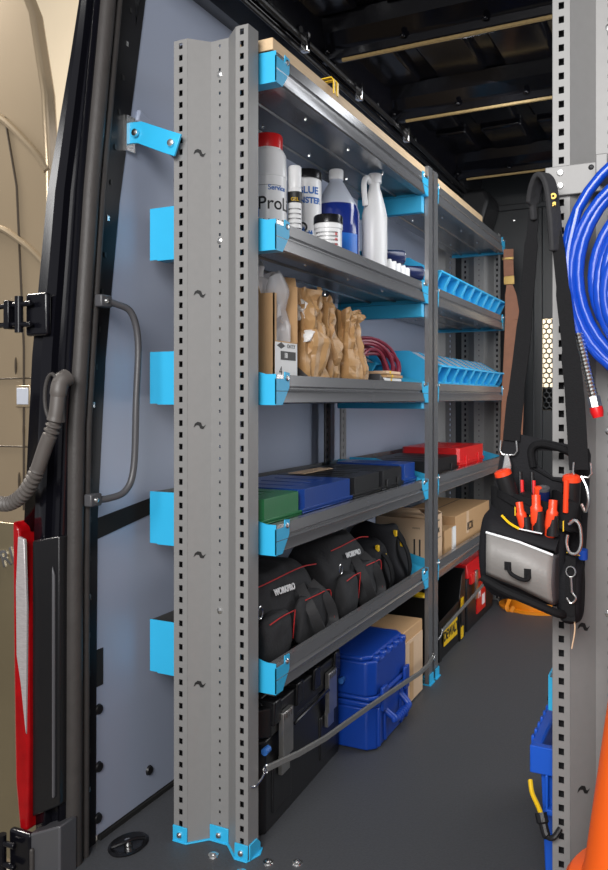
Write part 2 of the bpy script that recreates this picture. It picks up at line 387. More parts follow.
# cable conduit from pillar to door
cd = thing('cable_conduit', 'grey-brown corrugated cable conduit curving from the black pillar to the open door', 'cable', (-1.140, 1.200, .962))
path = arc([(.0, -.0, .03), (-.004, -.008, -.045), (-.026, -.012, -.10), (-.05, -.014, -.155), (-.09, -.01, -.20), (-.145, .0, -.223), (-.24, .04, -.225)], 22)
b = MB(); rr = []
for i, p in enumerate(path):
    rr.append(.0135+(.0025*(1 if (i//2) % 2 else -1) if (22 <= i < 34 or i > 62) else .0015))
b.tube(path, rr, conduit, 14); b.build('hose', cd)
b = MB(); b.tube(arc([(-.004, .0, -.05), (0, -.004, 0), (.0, .004, .03), (.002, .02, .04)], 6), [.014]*7+[.017]*6+[.018]*6, conduit, 14)
b.tube([(-.014+.019*math.cos(a), -.006, .0+.046*math.sin(a)) for a in [k*math.pi/12 for k in range(24)]], .004, rubber, 8, closed=True); b.build('elbow', cd)
# door hinges
for zc, yy, lb in ((1.135, 1.235, 'black upper door hinge on the pillar, above the corrugated conduit'), (.03, 1.19, 'black lower door hinge at the bottom of the pillar, below the tail light')):
    h = thing('door_hinge', lb, 'hinge', (-1.235, yy, zc), 0, None)
    b = MB(); b.box(-.03, .03, -.004, .012, -.045, .045, blackgloss); b.build('mounting_plate', h, bevel=.006, seg=3)
    b = MB(); b.tube([(-.0, -.016, -.022), (-.06, -.016, -.02), (-.14, .0, -.02)], .006, blackgloss, 10)
    b.tube([(-.0, -.016, .022), (-.06, -.016, .02), (-.14, .0, .02)], .006, blackgloss, 10)
    b.box(-.07, -.055, -.026, -.004, -.03, .03, blackgloss); b.box(-.14, -.12, -.02, .01, -.032, .032, blackgloss); b.build('hinge_arm', h, bevel=.003)
    b = MB(); b.tube([(-.035, -.016, -.038), (-.035, -.016, .038)], .009, blackgloss, 12); b.build('hinge_pin', h)
# open rear door beyond the pillar
dr = thing('open_van_door', 'open rear van door with a curved edge and a chrome badge, at the far left', 'door', (-1.93, 1.62, -.35))
b = MB(); Yd = 0.
def dedge(z):  # right edge of the door outline as x offset
    return .345 if z < 1.9 else .345-.05*((z-1.9)/.1)**1.5*.6
prof = [(-.7, 0), (.36, 0), (.36, 1.0), (.352, 1.45), (.352, 1.75), (.350, 1.95), (.336, 2.15), (.290, 2.38), (.21, 2.55), (-.7, 2.6)]
b.prism(prof, 'y', 0, .05, doorm); b.build('door_skin', dr, bevel=.012, seg=3)
b = MB(); b.box(-.7, .358, -.004, .001, .02, .96, doorlow); b.build('lower_panel', dr, bevel=.003)
b = MB()
b.tube(arc([(-.1, -.002, 2.2), (.14, -.004, 2.12), (.29, -.004, 2.0), (.345, .0, 1.93)], 6), .010, doorm, 8)
b.tube(arc([(-.1, -.002, 1.84), (.14, -.004, 1.80), (.26, -.004, 1.74), (.345, .0, 1.67)], 6), .009, doorm, 8)
b.build('pressed_ridge', dr)
b = MB()
b.tube([(.19, -.001, 2.1), (.235, -.001, 1.9), (.262, -.001, 1.45), (.262, -.001, 1.0)], .0035, doordark, 6)
b.tube([(-.5, -.001, 1.53), (.155, -.001, 1.535)], .004, doordark, 6)
b.tube([(-.5, -.001, 1.17), (.3, -.001, 1.175)], .002, doordark, 6)
b.tube([(-.5, -.001, 1.36), (.3, -.001, 1.365)], .002, doordark, 6)
for x, z in ((.232, 1.40), (.30, 1.405), (.245, 1.08), (.262, 1.22)): b.lathe([(.001, -.002), (.004, -.001), (.004, .001), (.001, .002)], (x, -.002, z), doordark, 8, 'y', sy=6)
b.build('seam_and_reflection', dr)  # drawn lines: door grooves and the garage door mirrored in the gloss
b = MB(); b.box(.235, .290, -.006, 0, 1.285, 1.345, doorm); b.box(.241, .284, -.008, -.005, 1.292, 1.338, frost); b.build('reflected_window', dr, bevel=.003)  # modelled reflection of a garage door window, no pane in this door
b = MB(); b.text('SPRIN', .065, chrome, T((.20, -.006, .86), R(90), R(-20), 0), .002, bold=.001); b.build('lettering', dr)

# ------------------------------------------------------------------ perforated shelving uprights
PR = [(-.186, 0), (-.151, 0), (-.115, .037), (-.070, .037), (-.030, 0), (0, 0), (0, .040)]
H = 1.735
darkin = M('upright_inner_shade', (.02, .02, .022), .8, spec=.1)  # near-black paints in the shade inside the holed channels
def perf(b, p, q, z0, z1, pitch, hw, hh, m, n=None):
    p = Vector((*p, 0)); q = Vector((*q, 0)); L = (q-p).length; d = (q-p)/L; c = L/2
    xs = [0, c-hw/2, c+hw/2, L]; n = int((z1-z0)/pitch); off = ((z1-z0)-n*pitch)/2
    zs = [z0]
    for k in range(n): zc = z0+off+(k+.5)*pitch; zs += [zc-hh/2, zc+hh/2]
    zs.append(z1)
    vs = [p+d*x+Vector((0, 0, z)) for z in zs for x in xs]
    fs = [(j*4+i, j*4+i+1, (j+1)*4+i+1, (j+1)*4+i) for j in range(len(zs)-1) for i in range(3) if not (i == 1 and j % 2 == 1)]
    b.add(vs, fs, m)
def plain(b, p, q, z0, z1, m): b.add([(*p, z0), (*q, z0), (*q, z1), (*p, z1)], [(0, 1, 2, 3)], m)
def upright_mesh(b, pr, H=H):
    perf(b, pr[0], pr[1], 0, H, .0255, .0095, .0125, steel)
    plain(b, pr[1], pr[2], 0, H, steel)
    perf(b, pr[2], pr[3], 0, H, .0255, .0045, .0065, steel)
    plain(b, pr[3], pr[4], 0, H, steel); perf(b, pr[4], pr[5], 0, H, .0255, .0095, .0125, steel); plain(b, pr[5], pr[6], 0, H, steel)
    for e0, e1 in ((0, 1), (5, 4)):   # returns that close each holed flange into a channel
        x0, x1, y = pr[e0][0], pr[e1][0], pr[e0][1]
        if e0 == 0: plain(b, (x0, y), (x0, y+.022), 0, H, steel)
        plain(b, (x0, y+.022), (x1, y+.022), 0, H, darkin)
def mirror(pr): return [(-x, y) for x, y in pr]
def swoosh(b, p, q, z, off=-.0016):
    p = Vector((*p, 0)); q = Vector((*q, 0)); d = (q-p).normalized(); n = Vector((d.y, -d.x, 0)); c = (p+q)/2+n*.0022; s = .0135
    pts = [(-1, -.25), (-.55, .12), (-.15, .05), (.1, -.45), (.55, -.55), (1, .15), (.6, -.12), (.4, -.05), (.2, .5), (-.35, .65), (-.8, .35)]
    vs = [c+d*a*s+Vector((0, 0, z+bb*s)) for a, bb in pts]
    b.add(vs, [tuple(range(len(vs)))], ink)
    
def foot(parent, pr, sgn=1):
    b = MB(); k = [0, 1], [2, 3], [4, 5]
    for i, j in k:
        x0, x1 = sorted((pr[i][0], pr[j][0])); y = pr[i][1]
        b.box(x0-.001, x1+.001, y-.005, y-.0015, 0, .034, cyan)
    line = [(x, y+.0) for x, y in pr]
    xs = [p[0] for p in pr]
    b.prism([(x, y-.008) for x, y in pr[:-1]]+[(pr[-1][0]+.012*sgn, .03), (pr[-1][0]+.004*sgn, .055), (pr[0][0], .055)], 'z', 0, .003, cyan)
    b.prism([(.0, 0), (.045, 0), (.045, .02), (.03, .034), (.0, .034)], 'x', *sorted((.001*sgn, .004*sgn)), cyan)
    o = b.build('foot_plate', parent, bevel=.001, fixn=True)
    for i, j in k:
        b = MB(); x = (pr[i][0]+pr[j][0])/2; b.lathe([(.001, 0), (.0065, 0), (.0065, -.003), (.004, -.006), (.001, -.006)], (x, pr[i][1]-.005, .016), zinc, 10, 'y'); b.build('bolt', o)
def shelf(parent, y0, y1, z, back=.115, far_bar=0., D=.326):
    """steel shelf tray, local coords of the unit: front lip at x=0.029"""
    F = .029; fr = .060
    line = [(-.014, fr), (0, fr), (0, .038), (-.005, .034), (-.005, .030), (.002, .026), (0, .022), (0, .002), (-.003, 0), (-.028, 0), (-.032, .012), (-.11, .012), (-.113, .008), (-.119, .008), (-.122, .012),
            (-.20, .012), (-.203, .008), (-.209, .008), (-.212, .012), (-D+.001, .012), (-D, back)]
    b = MB(); b.sheet([(x+F, q+z) for x, q in line], .0016, 'y', y0, y1, shelfm)
    o = b.build('shelf', parent)
    for yy, dr_ in ((y0, 1), (y1, -1)):
        b = MB(); e = .003
        ya, yb = sorted((yy-e*.0*dr_-dr_*.002, yy+.0*dr_))
        b.prism([(F-D-.001, z-.002), (F+.003, z-.002), (F+.003, z+fr+.002), (F-.02, z+fr+.002), (F-D*.7, z+back+.002), (F-D-.001, z+back+.002)], 'y', ya, yb, cyan)
        short = .25 if (y0 < .03 and dr_ == 1) else 1.
        Y = lambda t: yy+t*dr_*short
        b.prism([(Y(-.002), z-.002), (Y(.030), z-.002), (Y(.060), z+.034), (Y(.062), z+fr+.006), (Y(.040), z+fr+.008), (Y(.038), z+fr-.008), (Y(-.002), z+fr-.008)], 'x', F+.0008, F+.003, cyan)
        xa, xb = F-D+.02, F+.003
        b.prism([(Y(-.002), z-.004), (Y(.03), z-.004), (Y(.03), z-.002), (Y(-.002), z-.002)], 'x', xa, xb, cyan)
        c = b.build('end_bracket', o)
        b = MB(); b.lathe([(.001, 0), (.0065, 0), (.0065, .002), (.004, .0045), (.001, .0045)], (F+.003, Y(.048), z+fr-.006), zinc, 10, 'x')
        b.box(F+.001, F+.0022, *sorted((Y(.004), Y(.034))), z+fr-.007, z+fr+.001, zinc)
        b.build('bracket_screw', o)
    if far_bar:
        b = MB(); b.box(F-D+.01, F-.01, y1-.030, y1-.003, z-far_bar, z-.005, cyan); b.build('support_bar', o, bevel=.002)
    for t in (.25, .5, .75):
        for x in (-.06, -D+.07): b = MB(); b.lathe([(.001, 0), (.005, 0), (.004, -.004), (.001, -.006)], (F+x, y0+(y1-y0)*t, z+.011), zinc, 8, 'z'); b.build('rivet', o)
    return o
ZS = [.333, .628, .949, 1.279, 1.636]
def unit(name, label, loc, y0, y1, near, far, far_bars=True, zs=ZS, sgn=1, rearposts=True):
    u = thing(name, label, 'shelving', loc)
    if near:
        pr = near if isinstance(near, list) else PR
        b = MB(); upright_mesh(b, pr); a = b.build('upright', u, solid=.002, sharp=0)
        for z in (.34, .62, .90, 1.185, 1.49): b = MB(); swoosh(b, pr[1], pr[2], z); b.build('printed_mark', a, fixn=False)
        for z in (H-.075, .50, 1.30): b = MB(); b.lathe([(.001, 0), (.007, 0), (.0065, -.003), (.001, -.005)], ((pr[2][0]+pr[3][0])/2, .0365, z), zinc, 12, 'y'); b.build('upright_bolt', a)
        foot(u, pr, sgn)
    for z, fb in zip(zs, (0, 0, .025, .05, .06)):
        shelf(u, y0, y1, z, far_bar=fb if far_bars else 0, D=.25 if z > 1.5 else .326, back=.066 if z > 1.5 else .115)
    return u
UX, UY = -.829, 1.415
u1 = unit('shelving_unit', 'grey perforated steel shelving unit with blue end brackets, nearest on the left wall', (UX, UY, 0), .063, 1.130, True, True)
# thin end uprights of the first unit
def edge_post(u, y, flip=1, hh=H):
    b = MB(); d = .042*flip; X = .033
    b.sheet([(X-.014, y), (X, y), (X, y+d*.42), (X-.005, y+d*.5), (X, y+d*.58), (X, y+d), (X-.014, y+d)] if 0 else [(X-.014, y), (X-.001, y), (X-.001, y+d), (X-.014, y+d)], .001, 'z', 0, hh, shelfm)
    p = b.build('upright', u, sharp=.3)
    b = MB(); b.box(-.010, X+.008, min(y, y+d)-.004, max(y, y+d)+.004, 0, .004, cyan)
    b.box(X+.001, X+.004, min(y, y+d), max(y, y+d), 0, .034, cyan); b.build('foot_plate', u)
edge_post(u1, 1.174, -1)
u2 = unit('shelving_unit', 'grey perforated steel shelving unit with rows of blue bins, farther along the left wall', (UX, 2.635, 0), .018, 1.095, None, True, far_bars=False)
edge_post(u2, -.022, 1)
b = MB(); pr2 = [(x, 1.14-y) for x, y in PR]; upright_mesh(b, pr2); b.build('upright', u2, solid=.002, sharp=0)
for x in (-.27,):
    b = MB(); perf(b, (-.215, 1.135), (-.265, 1.135), 0, H, .0255, .008, .011, steel); plain(b, (-.265, 1.135), (-.30, 1.10), 0, H, steel); b.build('upright', u2, solid=.002, sharp=0)
# back channels along the wall, seen between shelves
for yy, mm in ((2.545, steel), (2.41, blacksat)):
    b = MB(); perf(b, (-.288, yy-UY), (-.288, yy-UY+.05), 0, 1.62, .0255, .006, .011, mm); plain(b, (-.288, yy-UY+.05), (-.312, yy-UY+.05), 0, 1.62, mm); b.build('back_channel', u1, solid=.002)
# wooden boards on top
for y0, y1, lb in ((1.482, 2.60, 'long plywood board lying on top of the nearest shelving unit'), (2.66, 3.34, 'shorter plywood board lying on top of the farther shelving unit')):
    tag(MB().box(-.08, .160, 0, y1-y0, 0, .026, wood).build('plywood_board', loc=(-.968, y0, 1.705), bevel=.002), lb, 'board')
tl = thing('tie_loop', 'yellow strap loop hooked over the front edge of the top plywood board', 'strap', (-.803, 1.79, 1.722))
for dy in (-.012, .008):
    b = MB(); b.strap([(-.03, dy, .028), (-.0, dy, .029), (.006, dy, .022), (.006, dy, -.012)], .010, .0025, yellow, (0, 1, 0)); b.build('loop', tl)
# wall strap bracket to the left flange
ws = thing('wall_bracket', 'blue bracket arm bolted from the wall to the left flange of the near upright', 'bracket', (-1.155, 1.40, 1.50))
ua = Vector((0, .035, .062)); ub = Vector((.165, -.006, .000))
b = MB(); b.strap([ua+Vector((-.0, 0, 0)), ua+Vector((.035, -.004, -.004)), ub-Vector((.03, 0, -.012)), ub], .048, .006, cyan, (0, 0, 1)); b.build('arm', ws, bevel=.001)
b = MB(); b.lathe([(.001, 0), (.009, 0), (.008, -.006), (.001, -.008)], (.150, -.009, .006), zinc, 10, 'y'); b.lathe([(.001, 0), (.009, 0), (.008, -.006), (.001, -.008)], (.028, .024, .056), zinc, 10, 'y'); b.build('bolt', ws)
b = MB(); b.box(-.004, .006, .02, .05, .02, .10, zinc); b.build('wall_plate', ws)

# right-hand unit
PM = [(0.186-.186, 0)]
prr = mirror(PR)
u3 = thing('shelving_unit', 'grey perforated steel shelving unit at the right edge of the aisle', 'shelving', (-.232, 1.49, 0))
b = MB(); upright_mesh(b, prr); a = b.build('upright', u3, solid=.002, sharp=0)
for z in (.25, .545, .86, 1.05): b = MB(); swoosh(b, (.030, 0), (.070, .037), z); b.build('printed_mark', a, fixn=False)
for z in (1.63, .90, .57): b = MB(); b.lathe([(.001, 0), (.007, 0), (.0065, -.003), (.001, -.005)], (.0925, .0365, z), zinc, 12, 'y'); b.build('upright_bolt', a)
foot(u3, prr, -1)
def shelf_m(z, yy0=.06, yy1=2.2):
    b = MB(); line = [(.014, .06), (0, .06), (0, .037), (.0035, .034), (.0035, .03), (0, .027), (0, .002), (.003, 0), (.028, 0), (.032, .012), (.325, .012), (.326, .115)]
    b.sheet([(x-.02, q+z) for x, q in line], -.0016, 'y', yy0, yy1, shelfm); o = b.build('shelf', u3)
    b = MB(); b.prism([(-.023, z-.002), (.30, z-.002), (.30, z+.115), (.2, z+.115), (0, z+.062), (-.023, z+.062)], 'y', yy0-.002, yy0, cyan)
    b.prism([(yy0, z-.002), (yy0+.03, z-.002), (yy0+.06, z+.034), (yy0+.062, z+.066), (yy0, z+.066)], 'x', -.024, -.021, cyan)
    b.lathe([(.001, 0), (.0065, 0), (.0065, -.002), (.004, -.0045), (.001, -.0045)], (-.024, yy0+.02, z+.012), zinc, 10, 'x')
    b.build('end_bracket', o)
shelf_m(.355, .10, .50)
b = MB(); b.prism([(-.012, 1.378), (.19, 1.378), (.19, 1.325), (.0, 1.325), (-.006, 1.318), (-.006, 1.312), (-.012, 1.318)], 'y', -.010, -.003, steel)
cp = b.build('cross_plate', u3, bevel=.0015)
for x, z in ((.014, 1.366), (.014, 1.342)): b = MB(); b.lathe([(.001, 0), (.0065, 0), (.0055, -.004), (.001, -.005)], (x, -.010, z), zinc, 12, 'y'); b.build('plate_bolt', cp)
b = MB(); b.lathe([(.001, 0), (.005, 0), (.004, -.003), (.001, -.004)], (.067, -.010, 1.369), blackpl, 12, 'y'); b.build('plate_plug', cp)
b = MB(); b.box(.08, .10, -.06, -.010, 1.335, 1.345, steel); b.box(.08, .10, -.066, -.06, 1.335, 1.375, steel); b.build('hook', cp, bevel=.002)

# ------------------------------------------------------------------ things on shelf 2 (bottles)
FL = [z+.0138 for z in ZS]     # shelf surfaces, from lowest
def circ_text(b, txt, size, m, r, ang, z, bold=0): b.text(txt, size, m, T((r*math.cos(ang), r*math.sin(ang), z), R(90), 0, ang+R(90)), .0004, wrap=r, bold=bold)
VA = R(-62)   # side of the round things that looks to the aisle and the doors
Z2 = FL[3]
t = thing('hand_wipe_tub', 'tall white tub with a red lid, first on the bottle shelf', 'tub', (-.935, 1.69, Z2))
b = MB(); r = .046; b.lathe([(.001, 0), (r-.002, 0), (r, .003), (r, .20), (r+.001, .201), (r+.001, .207), (r, .209), (r-.001, .255), (r-.008, .268), (.034, .270), (.034, .276)], (0, 0, 0), whitepl, 36); b.build('body', t)
b = MB(); b.lathe([(.001, .272), (.036, .272), (.037, .300), (.035, .305), (.001, .306)], (0, 0, 0), redpl, 30); b.build('lid', t)
b = MB(); rr = r+.0006
circ_text(b, 'Service', .017, inkblue, rr, VA+.55, .170, .0003); circ_text(b, 'ProLine', .044, ink, rr, VA+.95, .132, .0003); circ_text(b, 'HAND', .026, ink, rr, VA+.55, .085, .0002)
for k in range(6): circ_text(b, 'I', .030, inkblue, rr, VA-.75+.05*k, .11, .001)
circ_text(b, '_________', .014, ink, rr, VA+.1, .182)
b.build('lettering', t, fixn=False)
t = thing('spray_can', 'slim white spray can with a white cap and black band, next to the red-lidded tub', 'can', (-.893, 1.752, Z2))
r = .0175; b = MB(); b.lathe([(.001, 0), (r, .0), (r, .185), (r-.003, .190), (.001, .192)], (0, 0, 0), whitepl, 24); b.build('body', t)
b = MB(); b.lathe([(.001, .188), (r-.0005, .188), (r-.0005, .238), (r-.003, .243), (.001, .244)], (0, 0, 0), whitepl, 24); b.build('cap', t)
b = MB(); b.lathe([(r+.0004, .150), (r+.0004, .178)], (0, 0, 0), ink, 24); circ_text(b, 'GEL', .012, yellow, r+.0010, VA, .158)
for k in range(9): circ_text(b, 'mmmmmmm', .007, greypl, r+.0004, VA, .135-.012*k)
b.build('lettering', t, fixn=False)
t = thing('wipes_can', 'white can with a black lid and big blue lettering, behind the spray can', 'can', (-.950, 1.93, Z2))
r = .043; b = MB(); b.lathe([(.001, 0), (r, 0), (r, .255), (r-.003, .258), (.001, .258)], (0, 0, 0), whitepl, 32); b.build('body', t)
b = MB(); b.lathe([(.001, .258), (r+.001, .258), (r+.001, .276), (r-.003, .282), (.001, .282)], (0, 0, 0), blackpl2, 32); b.build('lid', t)
b = MB(); rr = r+.0006; circ_text(b, 'BLUE', .026, inkblue, rr, VA+.15, .222, .0008); circ_text(b, 'MONSTER', .022, inkblue, rr, VA-.12, .195, .0008)
for k in range(14): a = VA+.2+random.uniform(-.5, .4); circ_text(b, random.choice('OS#'), random.uniform(.02, .045), random.choice([inkblue, ink, greypl]), rr, a, random.uniform(.04, .16), .001)
circ_text(b, 'O', .03, amber, rr+.0004, VA+.1, .09, .002); circ_text(b, '0', .03, amber, rr+.0004, VA-.0, .07, .002)
b.build('lettering', t, fixn=False)
t = thing('paste_jar', 'short white jar with a black lid, in front of the blue jug', 'jar', (-.860, 1.88, Z2))
r = .036; b = MB(); b.lathe([(.001, 0), (r-.003, 0), (r, .004), (r, .105), (r+.002, .107), (r+.002, .118), (r, .120), (.001, .120)], (0, 0, 0), whitepl, 32); b.build('body', t)
b = MB(); b.lathe([(.001, .120), (r+.0025, .120), (r+.0025, .138), (r, .142), (.001, .142)], (0, 0, 0), blackpl2, 32); b.build('lid', t)
b = MB()
for k in range(9): circ_text(b, 'mmmmmmmmmm', .0085, greypl, r+.0005, VA-.2, .095-.010*k)
for k in range(5): circ_text(b, 'III', .010, redpl, r+.0006, VA+.55, .09-.014*k)
b.build('lettering', t, fixn=False)
t = thing('washer_fluid_jug', 'round gallon jug of dark blue liquid with a white cap and blue label', 'jug', (-.935, 2.10, Z2))
b = MB(); r = .068
prof = [(.001, 0), (r-.006, 0), (r, .008), (r, .14), (r, .200), (r-.006, .222), (r-.022, .250), (.024, .288), (.019, .295), (.019, .305)]
b.lathe(prof, (0, 0, 0), [liquid]*5+[frost]*4, 40); b.build('body', t, sharp=1)
b = MB(); b.lathe([(.001, .300), (.021, .300), (.021, .326), (.019, .329), (.001, .329)], (0, 0, 0), whitepl, 28); b.build('cap', t)
b = MB(); b.tube(arc([(-.02, .02, .29), (-.045, .045, .27), (-.055, .055, .22)], 6), .009, frost, 10); b.build('handle', t)
b = MB()
for a0, a1, m in ((VA-.75, VA+.12, M('label_light_blue', (.35, .60, .80), .4)), (VA+.12, VA+1.0, M('label_blue', (.01, .14, .55), .4))):
    n = 10; vs = [((r+.0008)*math.cos(a0+(a1-a0)*k/n), (r+.0008)*math.sin(a0+(a1-a0)*k/n), z) for z in (.012, .135) for k in range(n+1)]
    b.add(vs, [(k, k+1, n+2+k, n+1+k) for k in range(n)], m)
for k in range(8): circ_text(b, 'mmmmmmmm', .009, inkblue, r+.001, VA-.3, .12-.012*k)
circ_text(b, 'mm', .02, yellow, r+.0012, VA+.45, .06, .001)
b.build('label', t, fixn=False)
t = thing('bleach_jug', 'plain white jug with a side handle, behind the blue jug', 'jug', (-.868, 2.235, Z2))
b = MB(); r = .046; b.lathe([(.001, 0), (r-.004, 0), (r, .006), (r, .215), (r-.006, .24), (.026, .285), (.020, .300), (.018, .320)], (0, 0, 0), jugwhite, 32, sx=.8); b.build('body', t, sharp=1)
b = MB(); b.lathe([(.001, .315), (.021, .315), (.021, .340), (.019, .343), (.001, .343)], (0, 0, 0), whitepl, 24); b.build('cap', t)
b = MB(); b.tube(arc([(-.008, -.016, .315), (-.012, -.038, .325), (-.014, -.052, .30), (-.012, -.045, .24)], 6), .0085, jugwhite, 10); b.build('handle', t)
# rolls and tubes
for k in range(4):
    t = MB(); t.lathe([(.001, 0), (.021, 0), (.021, .085), (.019, .088), (.001, .088)], (0, 0, 0), whitepl, 18)
    t.lathe([(.001, .088), (.009, .088), (.006, .098), (.001, .098)], (0, 0, 0), whitepl, 14)
    tag(t.build('sealant_cartridge', loc=(-.85, 2.315+k*.0435-(.0), Z2)), 'white sealant cartridge standing in the short row behind the shelf lip', 'cartridge', 'white cartridges on the bottle shelf')
def sausage(loc, rz, lb):
    t = thing('grease_tube', lb, 'tube', loc, rz)
    b = MB(); b.lathe([(.001, -.07), (.022, -.07), (.024, -.066), (.024, .066), (.022, .07), (.001, .07)], (0, 0, 0), navy, 24, 'y'); b.build('barrel', t)
    b = MB(); b.lathe([(.0245, .03), (.0245, .062)], (0, 0, 0), yellow, 24, 'y'); b.build('band', t, fixn=False)
    b = MB(); b.lathe([(.001, -.072), (.019, -.072), (.019, -.0705)], (0, 0, 0), zinc, 20, 'y'); b.build('end_cap', t)
sausage((-.905, 2.405, Z2+.098+.026), R(131), 'dark blue tube with a yellow band lying across the white cartridges')
sausage((-.868, 2.485, Z2+.082), R(131), 'dark blue tube lying by the mid upright, lower than the banded one')
t = MB(); t.box(-.03, .03, -.02, .02, 0, .057, cardl); tag(t.build('small_carton', loc=(-.868, 2.485, Z2), bevel=.001), 'small light carton under the dark blue tube by the mid upright', 'box')
# storage bins
def make_bin():
    t = thing('storage_bin', '', 'bin')
    W, D, Hh = .056, .23, .165
    b = MB(); e = .003
    side = [(-D, 0), (0, 0), (0, .046), (.010, .048), (.030, .112), (.006, .118), (-.075, Hh), (-D, Hh)]
    for s_ in (-1, 1): b.prism([(x, z) for x, z in side], 'y', s_*W-(e/2), s_*W+(e/2), cyan_l)
    b.box(-D, 0, -W, W, 0, .004, cyan_l); b.box(-D, -D+e, -W, W, 0, Hh, cyan_l)
    b.box(-.003, 0, -W, W, 0, .100, cyan_l)
    o = b.build('body', t, bevel=.001, seg=1)
    b = MB(); b.box(-.002, .044, -W-.001, W+.001, .106, .113, cyan_l)
    for q in (-W-.001, W-.011): b.prism([(.0, .050), (.014, .050), (.044, .110), (.0, .110)], 'y', q, q+.012, cyan_l)
    b.box(-.001, .014, -W-.001, W+.001, .046, .056, cyan_l); b.build('label_lip', t, bevel=.001, seg=1)
    b = MB(); b.box(-D, -.09, -W, W, Hh-.002, Hh+.001, cyan_l); b.box(-.215, -.10, -W+.01, W-.01, Hh, Hh+.002, frost); b.build('rim', t)
    b = MB(); b.strap([(.014, 0, .110), (-.072, 0, Hh-.004)], .060, .002, frost, (0, 1, 0)); b.build('window', t)
    return t
b0 = make_bin(); first = True
tier = {3: 'upper', 2: 'lower'}
for lv in (3, 2):
    n = 9
    for k in range(n):
        y = 2.735+k*.1165
        ordn = ['first', 'second', 'third', 'fourth', 'fifth', 'sixth', 'seventh', 'eighth', 'last'][k]
        lab = 'light blue open-front bin, %s from the mid uprights in the %s bin row' % (ordn, tier[lv])
        if k == n-1: lab = 'light blue open-front bin at the far end of the %s bin row' % tier[lv]
        loc = (-.834, y, FL[lv])
        if first: b0.location = loc; b0['label'] = lab; first = False; q = b0
        else: q = dup(b0, loc, lab)
        q['group'] = 'blue bins in the %s row' % tier[lv]
    for k in range(1):
        q = dup(b0, (-.935 if lv == 3 else -.98, 2.475, FL[lv]), 'light blue bin in the nearer unit, %s' % ('behind the dark blue tubes' if lv == 3 else 'behind the maroon cable coil')); q['group'] = 'blue bins in the nearer unit'

# ------------------------------------------------------------------ shelf 3: carton, paper bags, cable
Z3 = FL[2]
def open_box(t, x0, x1, y0, y1, h, m=card, e=.003):
    b = MB(); b.box(x0, x1, y0, y0+e, 0, h, m); b.box(x0, x1, y1-e, y1, 0, h, m); b.box(x0, x0+e, y0, y1, 0, h, m); b.box(x1-e, x1, y0, y1, 0, h, m); b.box(x0, x1, y0, y1, 0, e, m)
    return b.build('body', t)
t = thing('tall_carton', 'tall open brown carton with a white label and a clear plastic bag inside', 'box', (-.85, 1.565, Z3))
b = MB(); b.box(-.15, 0, 0, .003, 0, .235, card); b.box(-.15, 0, .115, .118, 0, .262, card); b.box(-.15, -.147, 0, .118, 0, .235, card); b.box(-.003, 0, 0, .118, 0, .128, card); b.box(-.003, 0, 0, .012, .128, .235, card); b.box(-.15, 0, 0, .118, 0, .003, card); b.build('body', t)
b = MB(); b.prism([(-.15, .235), (-.035, .235), (-.05, .275), (-.15, .288)], 'y', .0, .003, card); b.build('flap', t)
b = MB(); b.add([(-.06, .118, .235), (0, .118, .235), (-.012, .128, .285), (-.06, .125, .292)], [(0, 1, 2, 3)], card); b.build('flap', t, solid=.003)
b = MB(); b.box(.0003, .001, .004, .114, .004, .125, paper); lb = b.build('label', t)
b = MB(); b.box(.0012, .0016, .03, .105, .085, .105, ink)
b.prism([(.012, .117), (.032, .125), (.052, .117), (.032, .110)], 'x', .0011, .0015, ink); b.box(.0012, .0016, .065, .11, .015, .032, ink)
b.box(.0017, .0019, .068, .106, .018, .029, paper)
for k in range(8): b.box(.0019, .0022, .069+k*.0048, .0715+k*.0048, .018, .029, ink)
b.text('OATEY', .013, ink, XF((.0013, .082, .117)), .0002); b.text('18', .016, paper, XF((.0018, .055, .095)), .0002, bold=.0005); b.text('4', .03, ink, XF((.0013, .03, .058)), .0002); b.text('214', .012, ink, XF((.0013, .03, .024)), .0002)
b.build('label_print', lb)
b = MB(); b.box(-.075, -.055, -.0008, 0, .108, .116, ink); b.box(-.075, -.055, -.0008, 0, .060, .070, ink); b.text('ibions', .016, ink, YF((-.062, -.0005, .042)), .0002); b.build('lettering', t)
b = MB(); vs, fs = rbox(-.125, -.006, .012, .105, .03, .275, 10, .030, 18, 3.3); b.add(vs, fs, poly); tag_ = b.build('plastic_bag', None, loc=(-.85, 1.565, Z3)); tag(tag_, 'crumpled clear plastic bag sticking out of the tall brown carton', 'bag')
b = MB(); vs, fs = rbox(-.15, -.06, .02, .07, .235, .318, 6, .02, 20, 1.3); b.add(vs, fs, whitepl); tag(b.build('foam_wrap', loc=(-.85, 1.565, Z3)), 'white crumpled foam wrap at the top of the tall brown carton', 'wrap')
